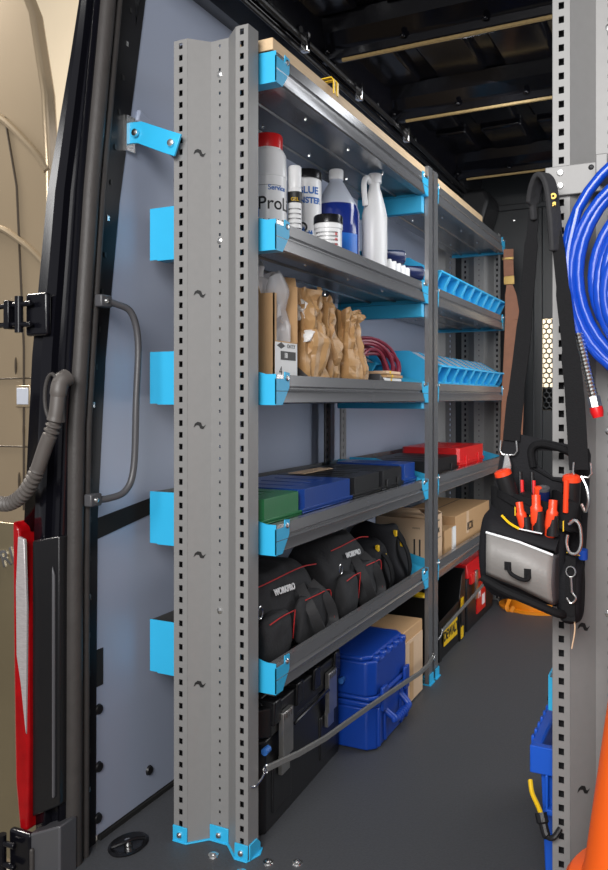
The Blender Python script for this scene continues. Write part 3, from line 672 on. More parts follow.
def paper_bag(name, loc, w, d, h, seed, lb, lean=0, folds=()):
    t = thing(name, lb, 'bag', loc, R(0)); b = MB()
    n = 26; ring = 40; vs = []
    for j in range(n+1):
        tt = j/n; z = h*tt
        sq = 1-.38*max(0, (tt-.45)/.55)**1.2; fl = 1+.35*max(0, (tt-.78)/.22)
        for k in range(ring):
            a = 2*math.pi*k/ring; ca, sa = math.cos(a), math.sin(a)
            sup = (abs(ca)**4+abs(sa)**4)**(-.25)
            p = Vector((d/2*ca*sup*(1-.38*max(0, (tt-.45)/.55))*fl, w/2*sa*sup*sq*fl+lean*tt*tt, z))
            q = Vector((p.x, p.y, z*.9))*12+Vector((seed, seed*1.7, 0))
            amp = (.009+.018*tt)
            c1 = abs(noise.noise(q*1.1))-.25; c2 = abs(noise.noise(q*2.3+Vector((9, 1, 4))))-.2; c3 = abs(noise.noise(Vector((a*2.2, z*6, seed))))-.2
            nrm = Vector((ca, sa, 0)); p += nrm*(c1*2.0*amp+c2*1.2*amp+c3*1.8*amp)
            if tt > .93: p.z += noise.noise(Vector((a*1.5, seed, 1)))*.02
            if j == 0: p.z = 0
            vs.append(p)
    fs = []
    for j in range(n):
        for k in range(ring):
            l = (k+1) % ring; A, B, C_, D = j*ring+k, j*ring+l, (j+1)*ring+l, (j+1)*ring+k
            fs += [(A, B, C_), (A, C_, D)] if (j+k) % 2 else [(A, B, D), (B, C_, D)]
    fs.append(tuple(range(ring-1, -1, -1))); b.add(vs, fs, kraft); b.build('bag_body', t, sharp=.35)
    return t, b
t, _ = paper_bag('paper_bag', (-.895, 1.800, Z3), .115, .10, .272, 1.3, 'brown paper bag with white tissue tucked in, beside the tall carton')
b = MB(); vs, fs = rbox(-.0, .030, -.052, -.025, .19, .235, 6, .018, 60, 5); b.add(vs, fs, paper); b.build('tissue', t)
b = MB(); vs, fs = rbox(.02, .050, -.055, -.020, .135, .155, 6, .014, 60, 8); b.add(vs, fs, paper); b.build('receipt', t)
t, _ = paper_bag('paper_bag', (-.905, 1.915, Z3), .10, .10, .268, 5.9, 'tallest crumpled brown paper bag, in the middle of the three', .0)
t, _ = paper_bag('paper_bag', (-.885, 2.045, Z3), .12, .10, .245, 9.1, 'brown paper bag farthest from the carton, leaning beside the grey divider', .01)
# grey divider and tray
for y, lb in ((1.985, 'grey wedge-shaped divider between the last two paper bags'), (1.735, 'grey wedge-shaped divider between the tall carton and the paper bags'), (2.135, 'grey wedge-shaped divider beside the last paper bag')):
    b = MB(); b.prism([(-.10, 0), (.02, 0), (.02, .04), (-.08, .12), (-.10, .12)], 'y', 0, .004, greypl); tag(b.build('shelf_divider', loc=(-.855, y, Z3)), lb, 'divider')
t = thing('parts_tray', 'small dark grey tray of note pads and paper slips, in front of the maroon cable', 'tray', (-.86, 2.21, Z3))
b = MB(); b.prism([(-.0, 0), (.04, 0), (.04, .05), (.0, .07)], 'x', -.08, .02, greypl); b.box(-.08, .02, .04, .22, 0, .05, greypl); b.build('tray_body', t, bevel=.002)
for i, (z, dx, m, lb) in enumerate(((.050, 0, paper, 'lowest paper pad stacked on the grey tray'), (.060, .004, kraft, 'brown notepad between the paper pads on the grey tray'), (.072, -.003, cardl, 'cream pad on top of the stack on the grey tray'))):
    b = MB(); b.box(-.07+dx, .016+dx, .05+.01*i, .20, 0, .009, m); b.box(-.072+dx, .018+dx, .10, .108, -.0, .0095, yellow); tag(b.build('note_pad', loc=(-.86, 2.21, Z3+z), bevel=.001), lb, 'pad', 'pads on the grey tray')
# maroon cable coil
b = MB(); pts = []
N = 13
for i in range(N*26):
    a = 2*math.pi*i/26; l = i/26
    rx = .140+.018*math.sin(l*2.1+.4)+.006*math.sin(l*5); rz = .072+.016*math.sin(l*1.7)
    cx = .0+.035*math.sin(l*1.3)
    pts.append((-.055+.035*math.cos(a)*(1)+.02*math.sin(l*3.3), cx+rx*math.cos(a), .092+rz*math.sin(a)+.010*math.sin(l*2.7)))
pts = [(x, y, max(.006, z)) for x, y, z in pts]
b.tube(pts, .0055, cablem, 7)
b.tube(arc([(-.03, -.16, .08), (-.02, -.10, .135), (-.015, -.03, .150), (-.01, .03, .13), (0, .07, .06), (0, .08, .006)], 8), .0055, cablem, 7)
tag(b.build('cable_coil', loc=(-.885, 2.345, Z3+.0)), 'coil of dark red cable lying in front of the blue bin', 'cable')

# ------------------------------------------------------------------ shelf 4: tool cases
Z4 = FL[1]
def case(lb, y0, y1, h, m, x1=-.838, depth=.24, group='tool cases on the middle shelf', name='tool_case', latch=True, z=Z4):
    t = thing(name, lb, 'case', (x1, y0, z), 0, group); L = y1-y0
    def half(z0, z1, inset):
        b = MB(); ny = max(3, int(L/.045)); ch = .012
        out = [(0, ch), (0, L-ch)]
        pl = [(-depth, ch), (-depth+ch, 0), (-ch, 0), (0, ch)]
        for k in range(ny):
            a0 = ch+(L-2*ch)*(k+.15)/ny; a1 = ch+(L-2*ch)*(k+.25)/ny; a2 = ch+(L-2*ch)*(k+.75)/ny; a3 = ch+(L-2*ch)*(k+.85)/ny
            pl += [(0, a0), (-.006, a1), (-.006, a2), (0, a3)] if inset else []
        pl += [(0, L-ch), (-ch, L), (-depth+ch, L), (-depth, L-ch)]
        b.prism(pl, 'z', z0, z1, m); return b
    b = half(0, h*.46, False); b.box(-depth, .003, -.002, L+.002, h*.42, h*.47, m); b.build('base_shell', t, bevel=.003)
    b = half(h*.48, h, False); b.box(-depth, .003, -.002, L+.002, h*.48, h*.54, m)
    for k in range(3): b.box(-depth+.05, -.05, L*(.2+.25*k), L*(.2+.25*k)+L*.10, h-.0005, h+.0012, m)
    b.build('lid_shell', t, bevel=.008, seg=3)
    if latch:
        for f in (.25, .75):
            b = MB(); b.box(.0, .006, L*f-.014, L*f+.014, h*.3, h*.72, m); b.build('latch', t, bevel=.0015)
    return t
case('green plastic tool case, first on the case shelf beside the near upright', 1.486, 1.675, .098, greencase, latch=False)
case('dark blue plastic tool case between the green and black ones', 1.685, 1.985, .100, bluecase, latch=False)
t = case('black plastic tool case with a tan paper on its lid, beside the blue one', 1.995, 2.205, .100, blackpl, latch=False)
b = MB(); b.box(-.20, -.15, .0, .20, .1035, .105, cardl); b.build('paper_sticker', t)
case('narrower black tool case just before the mid uprights', 2.215, 2.405, .100, blackpl)
case('small dark blue tool case against the mid uprights', 2.412, 2.538, .105, bluecase, latch=False)
case('black tool case just past the mid uprights on the case shelf', 2.68, 3.06, .095, blackpl)
case('bright red tool case at the front of the farther case shelf', 3.08, 3.48, .118, redpl)


# ------------------------------------------------------------------ shelf 5: bags and cartons
Z5 = FL[0]
def work_bag(loc, L, Hh, D, lb, seed, label_y, handle_y, side=False):
    t = thing('work_bag', lb, 'bag', loc, 0, 'black work bags on the lower shelf')
    b = MB(); vs, fs = rbox(-D, 0, 0, L, 0, Hh, 12, .010, 9, seed, taper=.28); b.add(vs, fs, bagf); b.warp(lambda v: v+Vector((.010*noise.noise(Vector((seed, v.y*28, v.z*9)))-.006*abs(noise.noise(Vector((v.x*6, v.y*14+seed, v.z*20)))), 0, .006*noise.noise(Vector((v.x*14, v.y*14, seed))))))
    b.warp(lambda v: (v.x, v.y, max(v.z, .002)))
    bb = b.build('bag_body', t, sub=1, sharp=3)
    # front face x at given height
    fx = lambda z: -.003-.14*D*z/Hh+.004
    b = MB(); vs, fs = rbox(-.02, .022, L*.10, L*.42, .004, Hh*.58, 7, .006, 20, seed+3); b.add(vs, fs, bagf); b.build('pocket', t, sub=1, sharp=3)
    b = MB(); vs, fs = rbox(-.02, .020, L*.55, L*.96, .004, Hh*.62, 7, .006, 20, seed+5); b.add(vs, fs, bagf); b.build('pocket', t, sub=1, sharp=3)
    b = MB()
    b.tube(arc([(fx(Hh*.9)+.0, .03, Hh*.90), (fx(Hh*.9)+.004, L*.3, Hh*.915), (fx(Hh*.9)+.003, L*.7, Hh*.93), (fx(Hh*.9), L*.95, Hh*.88)], 6), .0016, redth, 6)
    b.tube(arc([(.021, L*.12, Hh*.53), (.024, L*.26, Hh*.56), (.021, L*.41, Hh*.55)], 5), .0014, redth, 6)
    b.tube(arc([(.021, L*.57, Hh*.60), (.024, L*.75, Hh*.60), (.020, L*.94, Hh*.56), (.018, L*.955, Hh*.3)], 5), .0014, redth, 6)
    b.tube(arc([(.020, L*.435, Hh*.55), (.012, L*.445, Hh*.2)], 5), .0014, redth, 6)
    b.build('red_stitching', t)
    b = MB(); hy = handle_y; pts = arc([(fx(Hh*.75)+.002, hy, Hh*.72), (.028, hy-.02, Hh*.45), (.036, hy+.02, Hh*.16), (.038, hy+.065, Hh*.13), (.032, hy+.10, Hh*.22), (.026, hy+.07, Hh*.5), (fx(Hh*.75)+.006, hy+.055, Hh*.70)], 7)
    b.strap(pts, .026, .005, web2, (.9, .5, .1)); hn = b.build('carry_handle', t)
    b = MB(); b.tube([p+Vector((.003, 0, 0)) for p in pts[14:30]], .0012, redth, 5); b.build('stitching', hn)
    b = MB(); b.text('WORKPRO', .021, whitep, T((fx(Hh*.76)+.006, label_y, Hh*.76), R(90), R(3), R(90)) @ Matrix.Rotation(R(-14), 4, 'X'), .0008, bold=.0006); b.build('lettering', t)
    b = MB(); b.tube([(.006, .03+.011*math.cos(a), Hh*.68+.014*math.sin(a)) for a in [k*math.pi/8 for k in range(16)]], .0018, zinc, 6, closed=True); b.build('d_ring', t)
    return t
work_bag((-.872, 1.50, Z5), .40, .200, .19, 'black work bag with red stitching, nearest on the lower shelf', 2.2, .185, .27)
t = work_bag((-.872, 1.945, Z5), .32, .215, .19, 'black work bag with red stitching, second from the near upright', 7.7, .165, .175)
def lumpy_bag(loc, L, Hh, D, lb, seed, cat='bag', name='backpack', m=bagf2):
    t = thing(name, lb, cat, loc)
    b = MB(); vs, fs = rbox(-D, .012, 0, L, 0, Hh, 12, .030, 8, seed, taper=.32); b.add(vs, fs, m); b.build('bag_body', t, sub=1, sharp=3)
    for y_, z_, q_ in ((.25, .80, .012), (.62, .60, .008)):
        b = MB(); b.box(-.03+.02*(1-z_), .010-.03*z_, L*y_, L*y_+q_, Hh*z_, Hh*z_+.02, yellow); b.build('yellow_tab', t, bevel=.002)
    b = MB(); b.strap(arc([(-.03, L*.5, Hh*.85), (.01, L*.45, Hh*.6), (.02, L*.5, Hh*.3), (.01, L*.5, Hh*.08)], 6), .026, .004, web, (0, 1, 0)); b.build('shoulder_strap', t)
    return t
lumpy_bag((-.865, 2.262, Z5), .135, .170, .17, 'small black bag with yellow tabs, beside the second work bag', 3.1)
lumpy_bag((-.852, 2.385, Z5), .15, .205, .2, 'larger black backpack with yellow tabs, against the mid uprights', 9.4)
t = thing('open_carton', 'light brown open carton with flaps up, just behind the mid uprights on the lower shelf', 'box', (-.845, 2.70, Z5))
open_box(t, -.20, 0, 0, .17, .185, cardl)
b = MB(); b.add([(-.20, 0, .185), (0, 0, .185), (-.0, -.12, .235), (-.20, -.12, .235)], [(0, 1, 2, 3)], cardl); b.build('flap', t, solid=.003)
b = MB(); b.add([(-.20, .17, .185), (0, .17, .185), (-.02, .15, .20), (-.20, .13, .20)], [(0, 1, 2, 3)], cardl); b.build('flap', t, solid=.003)
b = MB(); b.text('dallot', .032, ink, XF((.001, .095, .13)), .0003, bold=.0006); b.text('rings', .016, ink, XF((.001, .10, .08)), .0003); b.text('mmm', .010, ink, XF((.001, .12, .165)), .0003); b.box(.0005, .001, .03, .15, .100, .102, ink)
for x in (-.055, -.035): b.box(x, x+.006, -.001, -.0003, .05, .11, ink)
b.text('mmm', .012, ink, YF((-.045, -.001, .15)), .0003); b.build('lettering', t)
t = thing('flat_carton', 'wide flat brown carton with a white label, past the open carton on the lower shelf', 'box', (-.84, 2.885, Z5))
b = MB(); b.box(-.24, 0, 0, .14, 0, .115, card); b.box(-.24, .003, .14, .70, 0, .150, card); b.build('body', t, bevel=.002)
b = MB(); b.box(-.13, -.126, .14, .70, .150, .1505, ink); b.box(.0033, .0038, .30, .34, .06, .15, cardl); b.build('tape', t)
b = MB(); b.box(.0, .0045, .095, .14, .02, .115, paper); b.build('label', t)
b = MB(); b.text('IIC31', .045, ink, XF((.0045, .36, .085)), .0003, bold=.0006); b.build('lettering', t)

# ------------------------------------------------------------------ floor things
t = thing('tool_chest', 'large black wheeled tool chest with metal latches, on the floor beside the near upright', 'toolbox', (-.845, 1.50, 0), R(3.0))
D, L, Hh = .185, .49, .30
b = MB(); b.prism([(-D, .02), (-D+.02, 0), (-.02, 0), (0, .02), (0, L-.02), (-.02, L), (-D+.02, L), (-D, L-.02)], 'z', 0, .205, blackpl); b.box(-.004, .004, .05, .15, .03, .14, blackpl); b.box(-.004, .004, .33, .44, .03, .14, blackpl); b.build('body', t, bevel=.006, seg=3)
b = MB(); b.prism([(-D, .03), (-D+.03, 0), (-.02, 0), (.008, .03), (.008, L-.03), (-.02, L), (-D+.03, L), (-D, L-.03)], 'z', .21, .275, blackpl)
b.box(-D+.02, -.012, .03, L-.03, .275, Hh-.006, blackpl, taper=.012)
for y in (.03, .155, .26, .40): b.prism([(y, .235), (y+.045, .235), (y+.04, .288), (y+.005, .288)], 'x', -.03, .016, blackpl2)
ld = b.build('lid', t, bevel=.004, seg=3)
b = MB(); b.text('RIDGID', .030, greypl, T((-.045, .24, Hh-.0055), 0, 0, R(90)), .0008, bold=.0008); b.tube([(-.035+.013*math.cos(a), .155+.013*math.sin(a), Hh-.005) for a in [k*math.pi/8 for k in range(16)]], .0025, greypl, 6, closed=True)
b.box(-.065, -.058, .12, .33, Hh-.006, Hh-.004, greypl); b.build('lettering', ld)
for y in (.065, .345):
    b = MB(); b.box(.010, .022, y, y+.055, .150, .252, metalband); 
    for k in range(4): b.box(.022, .024, y+.006+k*.012, y+.011+k*.012, .236, .250, metalband)
    b.box(.006, .016, y+.006, y+.049, .11, .152, metalband); b.build('latch', t, bevel=.002)
b = MB(); b.tube([(.02, .13, .205), (.022, .14, .21), (.022, .335, .215), (.02, .345, .21)], .004, blackpl2, 8); b.build('front_handle', t)
for y in (-.0, .47):
    b = MB(); b.lathe([(.001, 0), (.008, 0), (.008, .020), (.001, .020)], (.006, y, .19), inkblue, 14, 'y'); b.build('end_knob', t)
# blue stacked case
t = thing('blue_equipment_case', 'large royal blue hard case with a carrying handle, on the floor beside the black chest', 'case', (-.785, 2.012, 0))
D, L = .30, .275
def lobed(x1, L, z0, z1, ch=.022):
    return [(-D, ch), (-D+ch, 0), (x1-ch, 0), (x1, ch), (x1, L-ch), (x1-ch, L), (-D+ch, L), (-D, L-ch)]
b = MB(); b.prism(lobed(0, L, 0, 0), 'z', .004, .125, bluebox); b.prism(lobed(.006, L, 0, 0), 'z', .125, .142, bluebox)
for y in (.03, .075, .20, .245): b.box(-.004, .007, y-.008, y+.008, .01, .125, bluebox)
b.build('lower_shell', t, bevel=.005, seg=3)
b = MB(); b.prism(lobed(.004, L, 0, 0), 'z', .144, .158, bluebox); b.prism(lobed(-.002, L, 0, 0), 'z', .158, .258, bluebox); b.prism(lobed(-.015, L, 0, 0), 'z', .258, .272, bluebox)
for k in range(5): b.box(-.03, .001, .03+.05*k, .05+.05*k, .250, .270, bluebox)
b.build('upper_shell', t, bevel=.006, seg=3)
b = MB(); b.tube(arc([(.0, .075, .10), (.024, .08, .08), (.028, .09, .07), (.028, .185, .07), (.024, .195, .08), (0, .20, .10)], 5), .010, bluebox, 12)
for k in range(5): b.tube([(.028, .105+.014*k, .07), (.028, .109+.014*k, .07)], .0125, bluebox, 12)
b.build('carry_handle', t)
for y in (.05, .225):
    b = MB(); b.box(.004, .014, y-.018, y+.018, .11, .18, bluebox); b.build('latch', t, bevel=.003)
t0 = bpy.data.objects['blue_equipment_case']; t0.location = (-.775, 1.992, 0); t0.scale = (1, 1.05, .94)
t = thing('floor_carton', 'brown cardboard carton standing on the floor between the blue case and the mid upright', 'box', (-.805, 2.315, 0))
b = MB(); b.box(-.24, 0, 0, .19, 0, .235, card); b.build('body', t, bevel=.002)
b = MB(); b.box(.001, .004, .01, .18, .005, .20, cardl); b.box(.0042, .0048, .05, .085, .01, .19, card); b.build('flap', t)
t = thing('black_tote', 'black plastic crate low on the floor just in front of the mid uprights', 'crate', (-.93, 2.335, 0))
C.objects.unlink(t); bpy.data.objects.remove(t)
# DeWalt tote
t = thing('open_tool_tote', 'black open tool tote with a yellow logo plate, on the floor past the mid uprights', 'toolbox', (-.835, 2.70, 0))
b = MB(); L = .46
b.prism([(0, 0), (L, 0), (L, .27), (L-.05, .25), (L-.09, .16), (.10, .14), (.06, .22), (0, .25)], 'x', -.004, .0, blackpl)
b.box(-.26, -.256, 0, L, 0, .25, blackpl); b.box(-.26, 0, 0, .004, 0, .25, blackpl); b.box(-.26, 0, L-.004, L, 0, .27, blackpl); b.box(-.26, 0, 0, L, 0, .004, blackpl)
for y in (.08, .36): b.box(-.0, .006, y, y+.03, .0, .13, blackpl)
b.build('body', t, bevel=.002)
b = MB(); b.tube(arc([(-.13, .01, .23), (-.13, .03, .29), (-.13, .12, .305), (-.13, L-.12, .305), (-.13, L-.02, .29), (-.13, L-.01, .24)], 5), .009, blackpl2, 10); b.build('carry_handle', t)
b = MB(); b.box(.006, .009, .13, .31, .045, .115, yellow); pl = b.build('logo_plate', t, bevel=.001)
b = MB(); b.text('DEWALT', .048, ink, XF((.0095, .22, .08)), .0005, bold=.0015); b.build('lettering', pl)
b = MB(); b.box(.007, .0095, .365, .40, .01, .055, yellow); b.box(.007, .0095, .365, .40, .13, .17, yellow); b.box(.0095, .010, .367, .398, .065, .13, ink); b.build('side_plate', t)
b = MB(); b.box(-.10, -.05, .06, .12, .17, .24, yellow); b.build('inner_block', t, bevel=.006)
t = thing('red_lid_toolbox', 'black tool box with a red lid and metal latches, farthest on the floor', 'toolbox', (-.835, 3.19, 0))
b = MB(); L = .46; b.box(-.28, 0, 0, L, 0, .22, blackpl, taper=-.0); b.build('body', t, bevel=.006)
b = MB(); b.box(-.285, .006, -.004, L+.004, .22, .275, redpl, taper=.01); b.box(-.285, .012, .03, L-.03, .19, .235, redpl); b.build('lid', t, bevel=.004)
for y in (.08, .34):
    b = MB(); b.box(.010, .018, y, y+.035, .12, .24, metalband); b.build('latch', t, bevel=.002)
b = MB(); b.box(.0, .004, .15, .30, .04, .17, redpl); pl = b.build('logo_plate', t)
b = MB(); b.text('M', .05, whitep, XF((.0045, .19, .12)), .0005, bold=.002); b.text('llll', .06, whitep, XF((.0045, .26, .08)), .0005, bold=.002); b.build('lettering', pl)
t = thing('parts_organizer', 'red and grey parts organizer lying behind the red-lidded tool box', 'case', (-.93, 3.16, .30))
b = MB(); b.box(-.16, 0, 0, .4, -.024, .0, redpl); b.build('red_tray', t, bevel=.003); b = MB(); b.box(-.01, .045, .12, .42, -.024, -.005, whitepl); b.build('grey_cover', t, bevel=.002)

# bungee straps
def hook_strap(lb, p0, p1, sag, name='bungee_strap', bow=0.):
    t = thing(name, lb, 'strap', p0); d = Vector(p1)-Vector(p0)
    pts = [d*k/12+Vector((bow*min(1, 1.6*math.sin(math.pi*k/12)), 0, -sag*math.sin(math.pi*k/12))) for k in range(13)]
    b = MB(); b.strap(pts[1:-1], .013, .006, bungee, (0, 0, 1)); b.build('strap', t, bevel=.001)
    for e, s_ in ((pts[1], -1), (pts[-2], 1)):
        b = MB(); b.tube(arc([e+Vector((0, -.0*s_, .0)), e+Vector((0, .018*s_, -.012)), e+Vector((-.006, .04*s_, -.022)), e+Vector((-.012, .052*s_, -.014)), e+Vector((-.016, .053*s_, -.004))], 5), .0025, zinc, 8)
        b.tube([e+Vector((0, .01*math.cos(a), .008*math.sin(a))) for a in [k*math.pi/6 for k in range(12)]], .0025, zinc, 6, closed=True)
        b.build('hook', t)
hook_strap('grey bungee strap with hooks stretched in front of the black chest and blue case', (-.848, 1.372, .172), (-.785, 2.60, .105), -.010, bow=.055)
hook_strap('grey bungee strap with hooks stretched in front of the open tool tote', (-.802, 2.63, .13), (-.80, 3.78, .20), .0)

# floor rivets and tie-down cup
for i, (x, y, lb) in enumerate(((-.905, 1.40, 'floor rivet in front of the middle of the near upright foot'), (-.822, 1.375, 'floor rivet directly in front of the near upright foot'), (-.790, 1.43, 'floor rivet at the aisle side of the near upright foot'), (-.736, 1.455, 'floor rivet standing alone in the aisle'))):
    b = MB(); b.lathe([(.001, 0), (.012, 0), (.011, .003), (.006, .0035), (.005, .006), (.001, .007)], (0, 0, 0), zinc, 16); tag(b.build('floor_rivet', loc=(x, y, 0)), lb, 'rivet', 'floor rivets')
t = thing('tie_down_cup', 'black recessed tie-down ring cup in the floor by the wall', 'tie-down', (-1.09, 1.352, 0))
b = MB(); b.lathe([(.048, 0), (.050, .004), (.044, .006), (.036, .002), (.001, .001)], (0, 0, 0), blackpl2, 28, sx=.75, sy=1); b.build('cup', t)
b = MB(); b.tube(arc([(-.02, -.03, .006), (0, -.01, .012), (.01, .01, .012), (.02, .03, .006)], 5), .004, blackpl2, 8); b.lathe([(.001, .002), (.009, .002), (.008, .012), (.001, .014)], (0, .0, 0), zinc, 12); b.build('ring', t)

# ------------------------------------------------------------------ leather belt at far end
t = thing('leather_belt', 'brown leather belt with a buckle hanging at the far end of the shelving', 'belt', (-.775, 3.70, .72))
b = MB(); b.strap(arc([(0, 0, .93), (0, 0, .87), (.002, 0, .80)], 4), .045, .006, leather, (1, .3, 0)); b.strap(arc([(.004, 0, .77), (.01, 0, .72), (.02, 0, .6)], 4), [.03, .03, .035, .04, .05, .055, .06, .065, .07], .006, leather, (1, .3, 0))
b.strap(arc([(.02, .0, .6), (.022, .0, .35), (.015, .0, .1), (-.0, .0, -.35)], 5), [.07, .075, .08, .085, .09, .095, .10, .10, .10, .10, .10, .10, .10, .10, .10, .10], .012, leather, (1, .3, 0)); b.build('strap', t, bevel=.001)
b = MB(); b.box(-.02, .028, -.008, .0, .765, .805, brass); b.build('buckle', t, bevel=.002); b = MB(); b.box(-.028, .024, -.008, -.0, .88, .892, brass); b.build('belt_keeper', t, bevel=.002)
# ------------------------------------------------------------------ orange helmet/reel behind the pouch
t = thing('orange_hard_hat', 'orange hard hat lying on the floor at the far end of the aisle', 'helmet', (-.665, 3.73, .0))
b = MB(); b.lathe([(.15, 0), (.155, .01), (.145, .06), (.12, .11), (.07, .145), (.001, .155)], (0, 0, 0), amber, 32, sy=.95); b.lathe([(.12, .0), (.185, .0), (.185, .008), (.12, .012)], (0, 0, 0), amber, 32); b.build('shell', t, sharp=1); t.scale = (.85, .85, .85)
b = MB(); b.strap(arc([(-.10, -.14, .06), (-.11, -.17, .02), (-.09, -.17, .0), (-.075, -.165, .03)], 4), .018, .004, amber, (1, 0, 0)); b.build('chin_clip', t)
t = thing('orange_tool', 'orange-handled tool standing on the floor beside the red-lidded tool box', 'tool', (-.775, 3.72, 0))
b = MB(); b.box(-.03, .03, -.01, .01, .06, .16, orangepl); b.build('handle', t, bevel=.006); b = MB(); b.tube([(.01, 0, .0), (.01, 0, .07)], .006, zinc, 10); b.build('shaft', t)

# ------------------------------------------------------------------ blue tote with bungee behind the right upright
t = thing('blue_tote_bin', 'bright blue plastic tote low behind the right-hand upright', 'bin', (-.255, 1.56, 0))
b = MB(); X0, X1, Y0, Y1, hh = -.012, .27, .0, .55, .295
def ring(z, e, k=0): return [(X0-e, Y0-e, z), (X1+e, Y0-e, z), (X1+e, Y1+e, z), (X0-e, Y1+e, z)]
R0, R1, R2, R3 = ring(0, -.010), ring(hh, 0), ring(hh, -.005), ring(.005, -.015)
b.add(R0+R1+R2+R3, [(3, 2, 1, 0), (12, 13, 14, 15)]+[(i, (i+1) % 4, 4+(i+1) % 4, 4+i) for i in range(4)]+[(4+i, 4+(i+1) % 4, 8+(i+1) % 4, 8+i) for i in range(4)]+[(8+i, 8+(i+1) % 4, 12+(i+1) % 4, 12+i) for i in range(4)], bluetote)
b.build('body', t, bevel=.003)
b = MB(); e = .016
b.box(X0-e, X1+e, Y0-e, Y0+.002, hh-.05, hh+.002, bluetote); b.box(X0-e, X0+.002, Y0, Y1+e, hh-.04, hh+.002, bluetote); b.box(X0, X1+e, Y1, Y1+e, hh-.04, hh+.002, bluetote)
for k in range(16): b.box(X0-e-.004, X0-e+.002, Y0+.02+k*.033, Y0+.032+k*.033, hh-.03, hh+.006, bluetote)
for x in (.0, .025, .05): b.box(x, x+.006, Y0-e, Y0-.004, hh-.115, hh-.05, bluetote)
b.box(.0, .056, Y0-e-.002, Y0, hh-.125, hh-.113, bluetote)
b.build('rim', t, bevel=.002)
b = MB(); b.box(X0+.01, X1-.01, Y0+.015, Y1-.01, hh-.12, hh-.10, bluetote); b.build('inner_panel', t)
t = thing('yellow_bungee', 'yellow bungee cord with a black hook holding the blue tote to the upright', 'cord', (-.262, 1.50, .19))
b = MB(); b.tube(arc([(-.020, .045, .040), (-.014, .03, .024), (.0, .01, .012), (.010, -.008, .004)], 6), .0045, yellow, 8); b.build('cord', t)
b = MB(); b.tube(arc([(.008, -.006, .008), (.014, -.014, -.008), (.022, -.022, -.024), (.034, -.024, -.022), (.044, -.014, -.008)], 6), [.011]*6+[.008]*7+[.005]*12, blackpl, 10); b.build('hook', t)

# ------------------------------------------------------------------ orange cones at the right edge
for k, (z, lb) in enumerate(((0, 'orange traffic cone at the bottom of the stack by the right upright'), (.10, 'orange traffic cone in the middle of the stack by the right upright'), (.205, 'orange traffic cone on top of the stack by the right upright'))):
    b = MB(); b.lathe([(.158, 0), (.162, .006), (.155, .016), (.137, .022), (.133, .03), (.030, .80), (.027, .805), (.024, .80), (.127, .03), (.13, .0)], (0, 0, 0), coneo, 48)
    tag(b.build('traffic_cone', loc=(-.022, 1.300, z+.0)), lb, 'cone', 'stacked orange cones')

# ------------------------------------------------------------------ blue hose coil
hs_ = thing('hose_coil', 'coil of glossy blue air hose hanging from the plate of the right-hand upright', 'hose', (-.018, 1.43, 1.18))
b = MB(); pts = []
N = 11; n = 40
for i in range(N*n+1):
    a = -2*math.pi*i/n+R(90); l = i/n
    rr = .205-.0115*l+.008*math.sin(l*2.4); cz = -.004*l+.010*math.sin(l*1.9); cy = -.005-.012*(l % 3)/3-.006*(l//3)+.006*math.sin(a+l)
    pts.append((rr*math.cos(a)*.95+.012*math.sin(l*1.3), cy, rr*math.sin(a)*1.05+cz+.0))
b.tube(pts, .0092, hosem, 12)
tail = arc([(-.160, -.022, .10), (-.176, -.022, .02), (-.172, -.024, -.06), (-.158, -.024, -.115)], 10)
b.tube(tail, .0072, hosem, 10); b.build('hose', hs_)
b = MB(); P0, P1 = Vector((-.160, -.024, -.110)), Vector((-.131, -.026, -.235)); n = 40
b.tube([P0.lerp(P1, k/n) for k in range(n+1)], [.0072+(.0012 if k % 2 else 0) for k in range(n+1)], zinc, 10); b.tube([P0.lerp(P1, .86), P0.lerp(P1, 1.0)], .0105, zinc, 6); b.build('spring_guard', hs_)
b = MB(); b.tube([P1, P0.lerp(P1, 1.06), P0.lerp(P1, 1.14)], [.0105, .0110, .0085], redpl, 14); b.build('red_tip', hs_)

# ------------------------------------------------------------------ tool pouch hanging on the right-hand upright
OX, OY, OZ = -.255, 1.435, .60
def g(u, v, y=0.):   # drawing grid of the pouch, in its own layers
    k = (OY+y)/1.42
    return ((-.350+(u-480)*.001705)*k-OX, y, .96+(-.13-(v-470)*.00181)*k-OZ)
def gp(uv): return [(g(u, v)[0], g(u, v)[2]) for u, v in uv]
tp = thing('tool_pouch', 'black and grey electrician tool pouch hanging by its strap beside the right upright', 'tool bag', (OX, OY, OZ))
b = MB()
for pg in ([(513, 432), (590, 446), (592, 452), (575, 455), (560, 449), (540, 449)], [(592, 452), (588, 530), (577, 474), (575, 455)], [(505, 440), (513, 432), (540, 449), (540, 464), (494, 500)],
           [(540, 464), (556, 474), (577, 474), (588, 530), (586, 560), (575, 600), (500, 590), (494, 500)]): b.prism(gp(pg), 'y', .0, .006, bagf2)
# opening for the grip is framed by the tube below
b.build('back_panel', tp)
b = MB(); b.tube(arc([g(536, 465, -.006), g(534, 450, -.007), g(540, 443, -.008), g(555, 444, -.008), g(575, 452, -.008), g(578, 468, -.007)], 6), .0065, web, 10)
b.tube([g(536, 466, -.004), g(555, 476, -.004), g(578, 480, -.004)], .0018, web, 6); b.build('grip', tp)
# body
b = MB(); vs, fs = rbox(g(489, 0)[0], g(574, 0)[0], -.075, .0, g(0, 588)[2], g(0, 503)[2], 8, .004, 14, 2.2); b.add(vs, fs, bagf2); b.build('main_pocket', tp, sub=1, sharp=3)
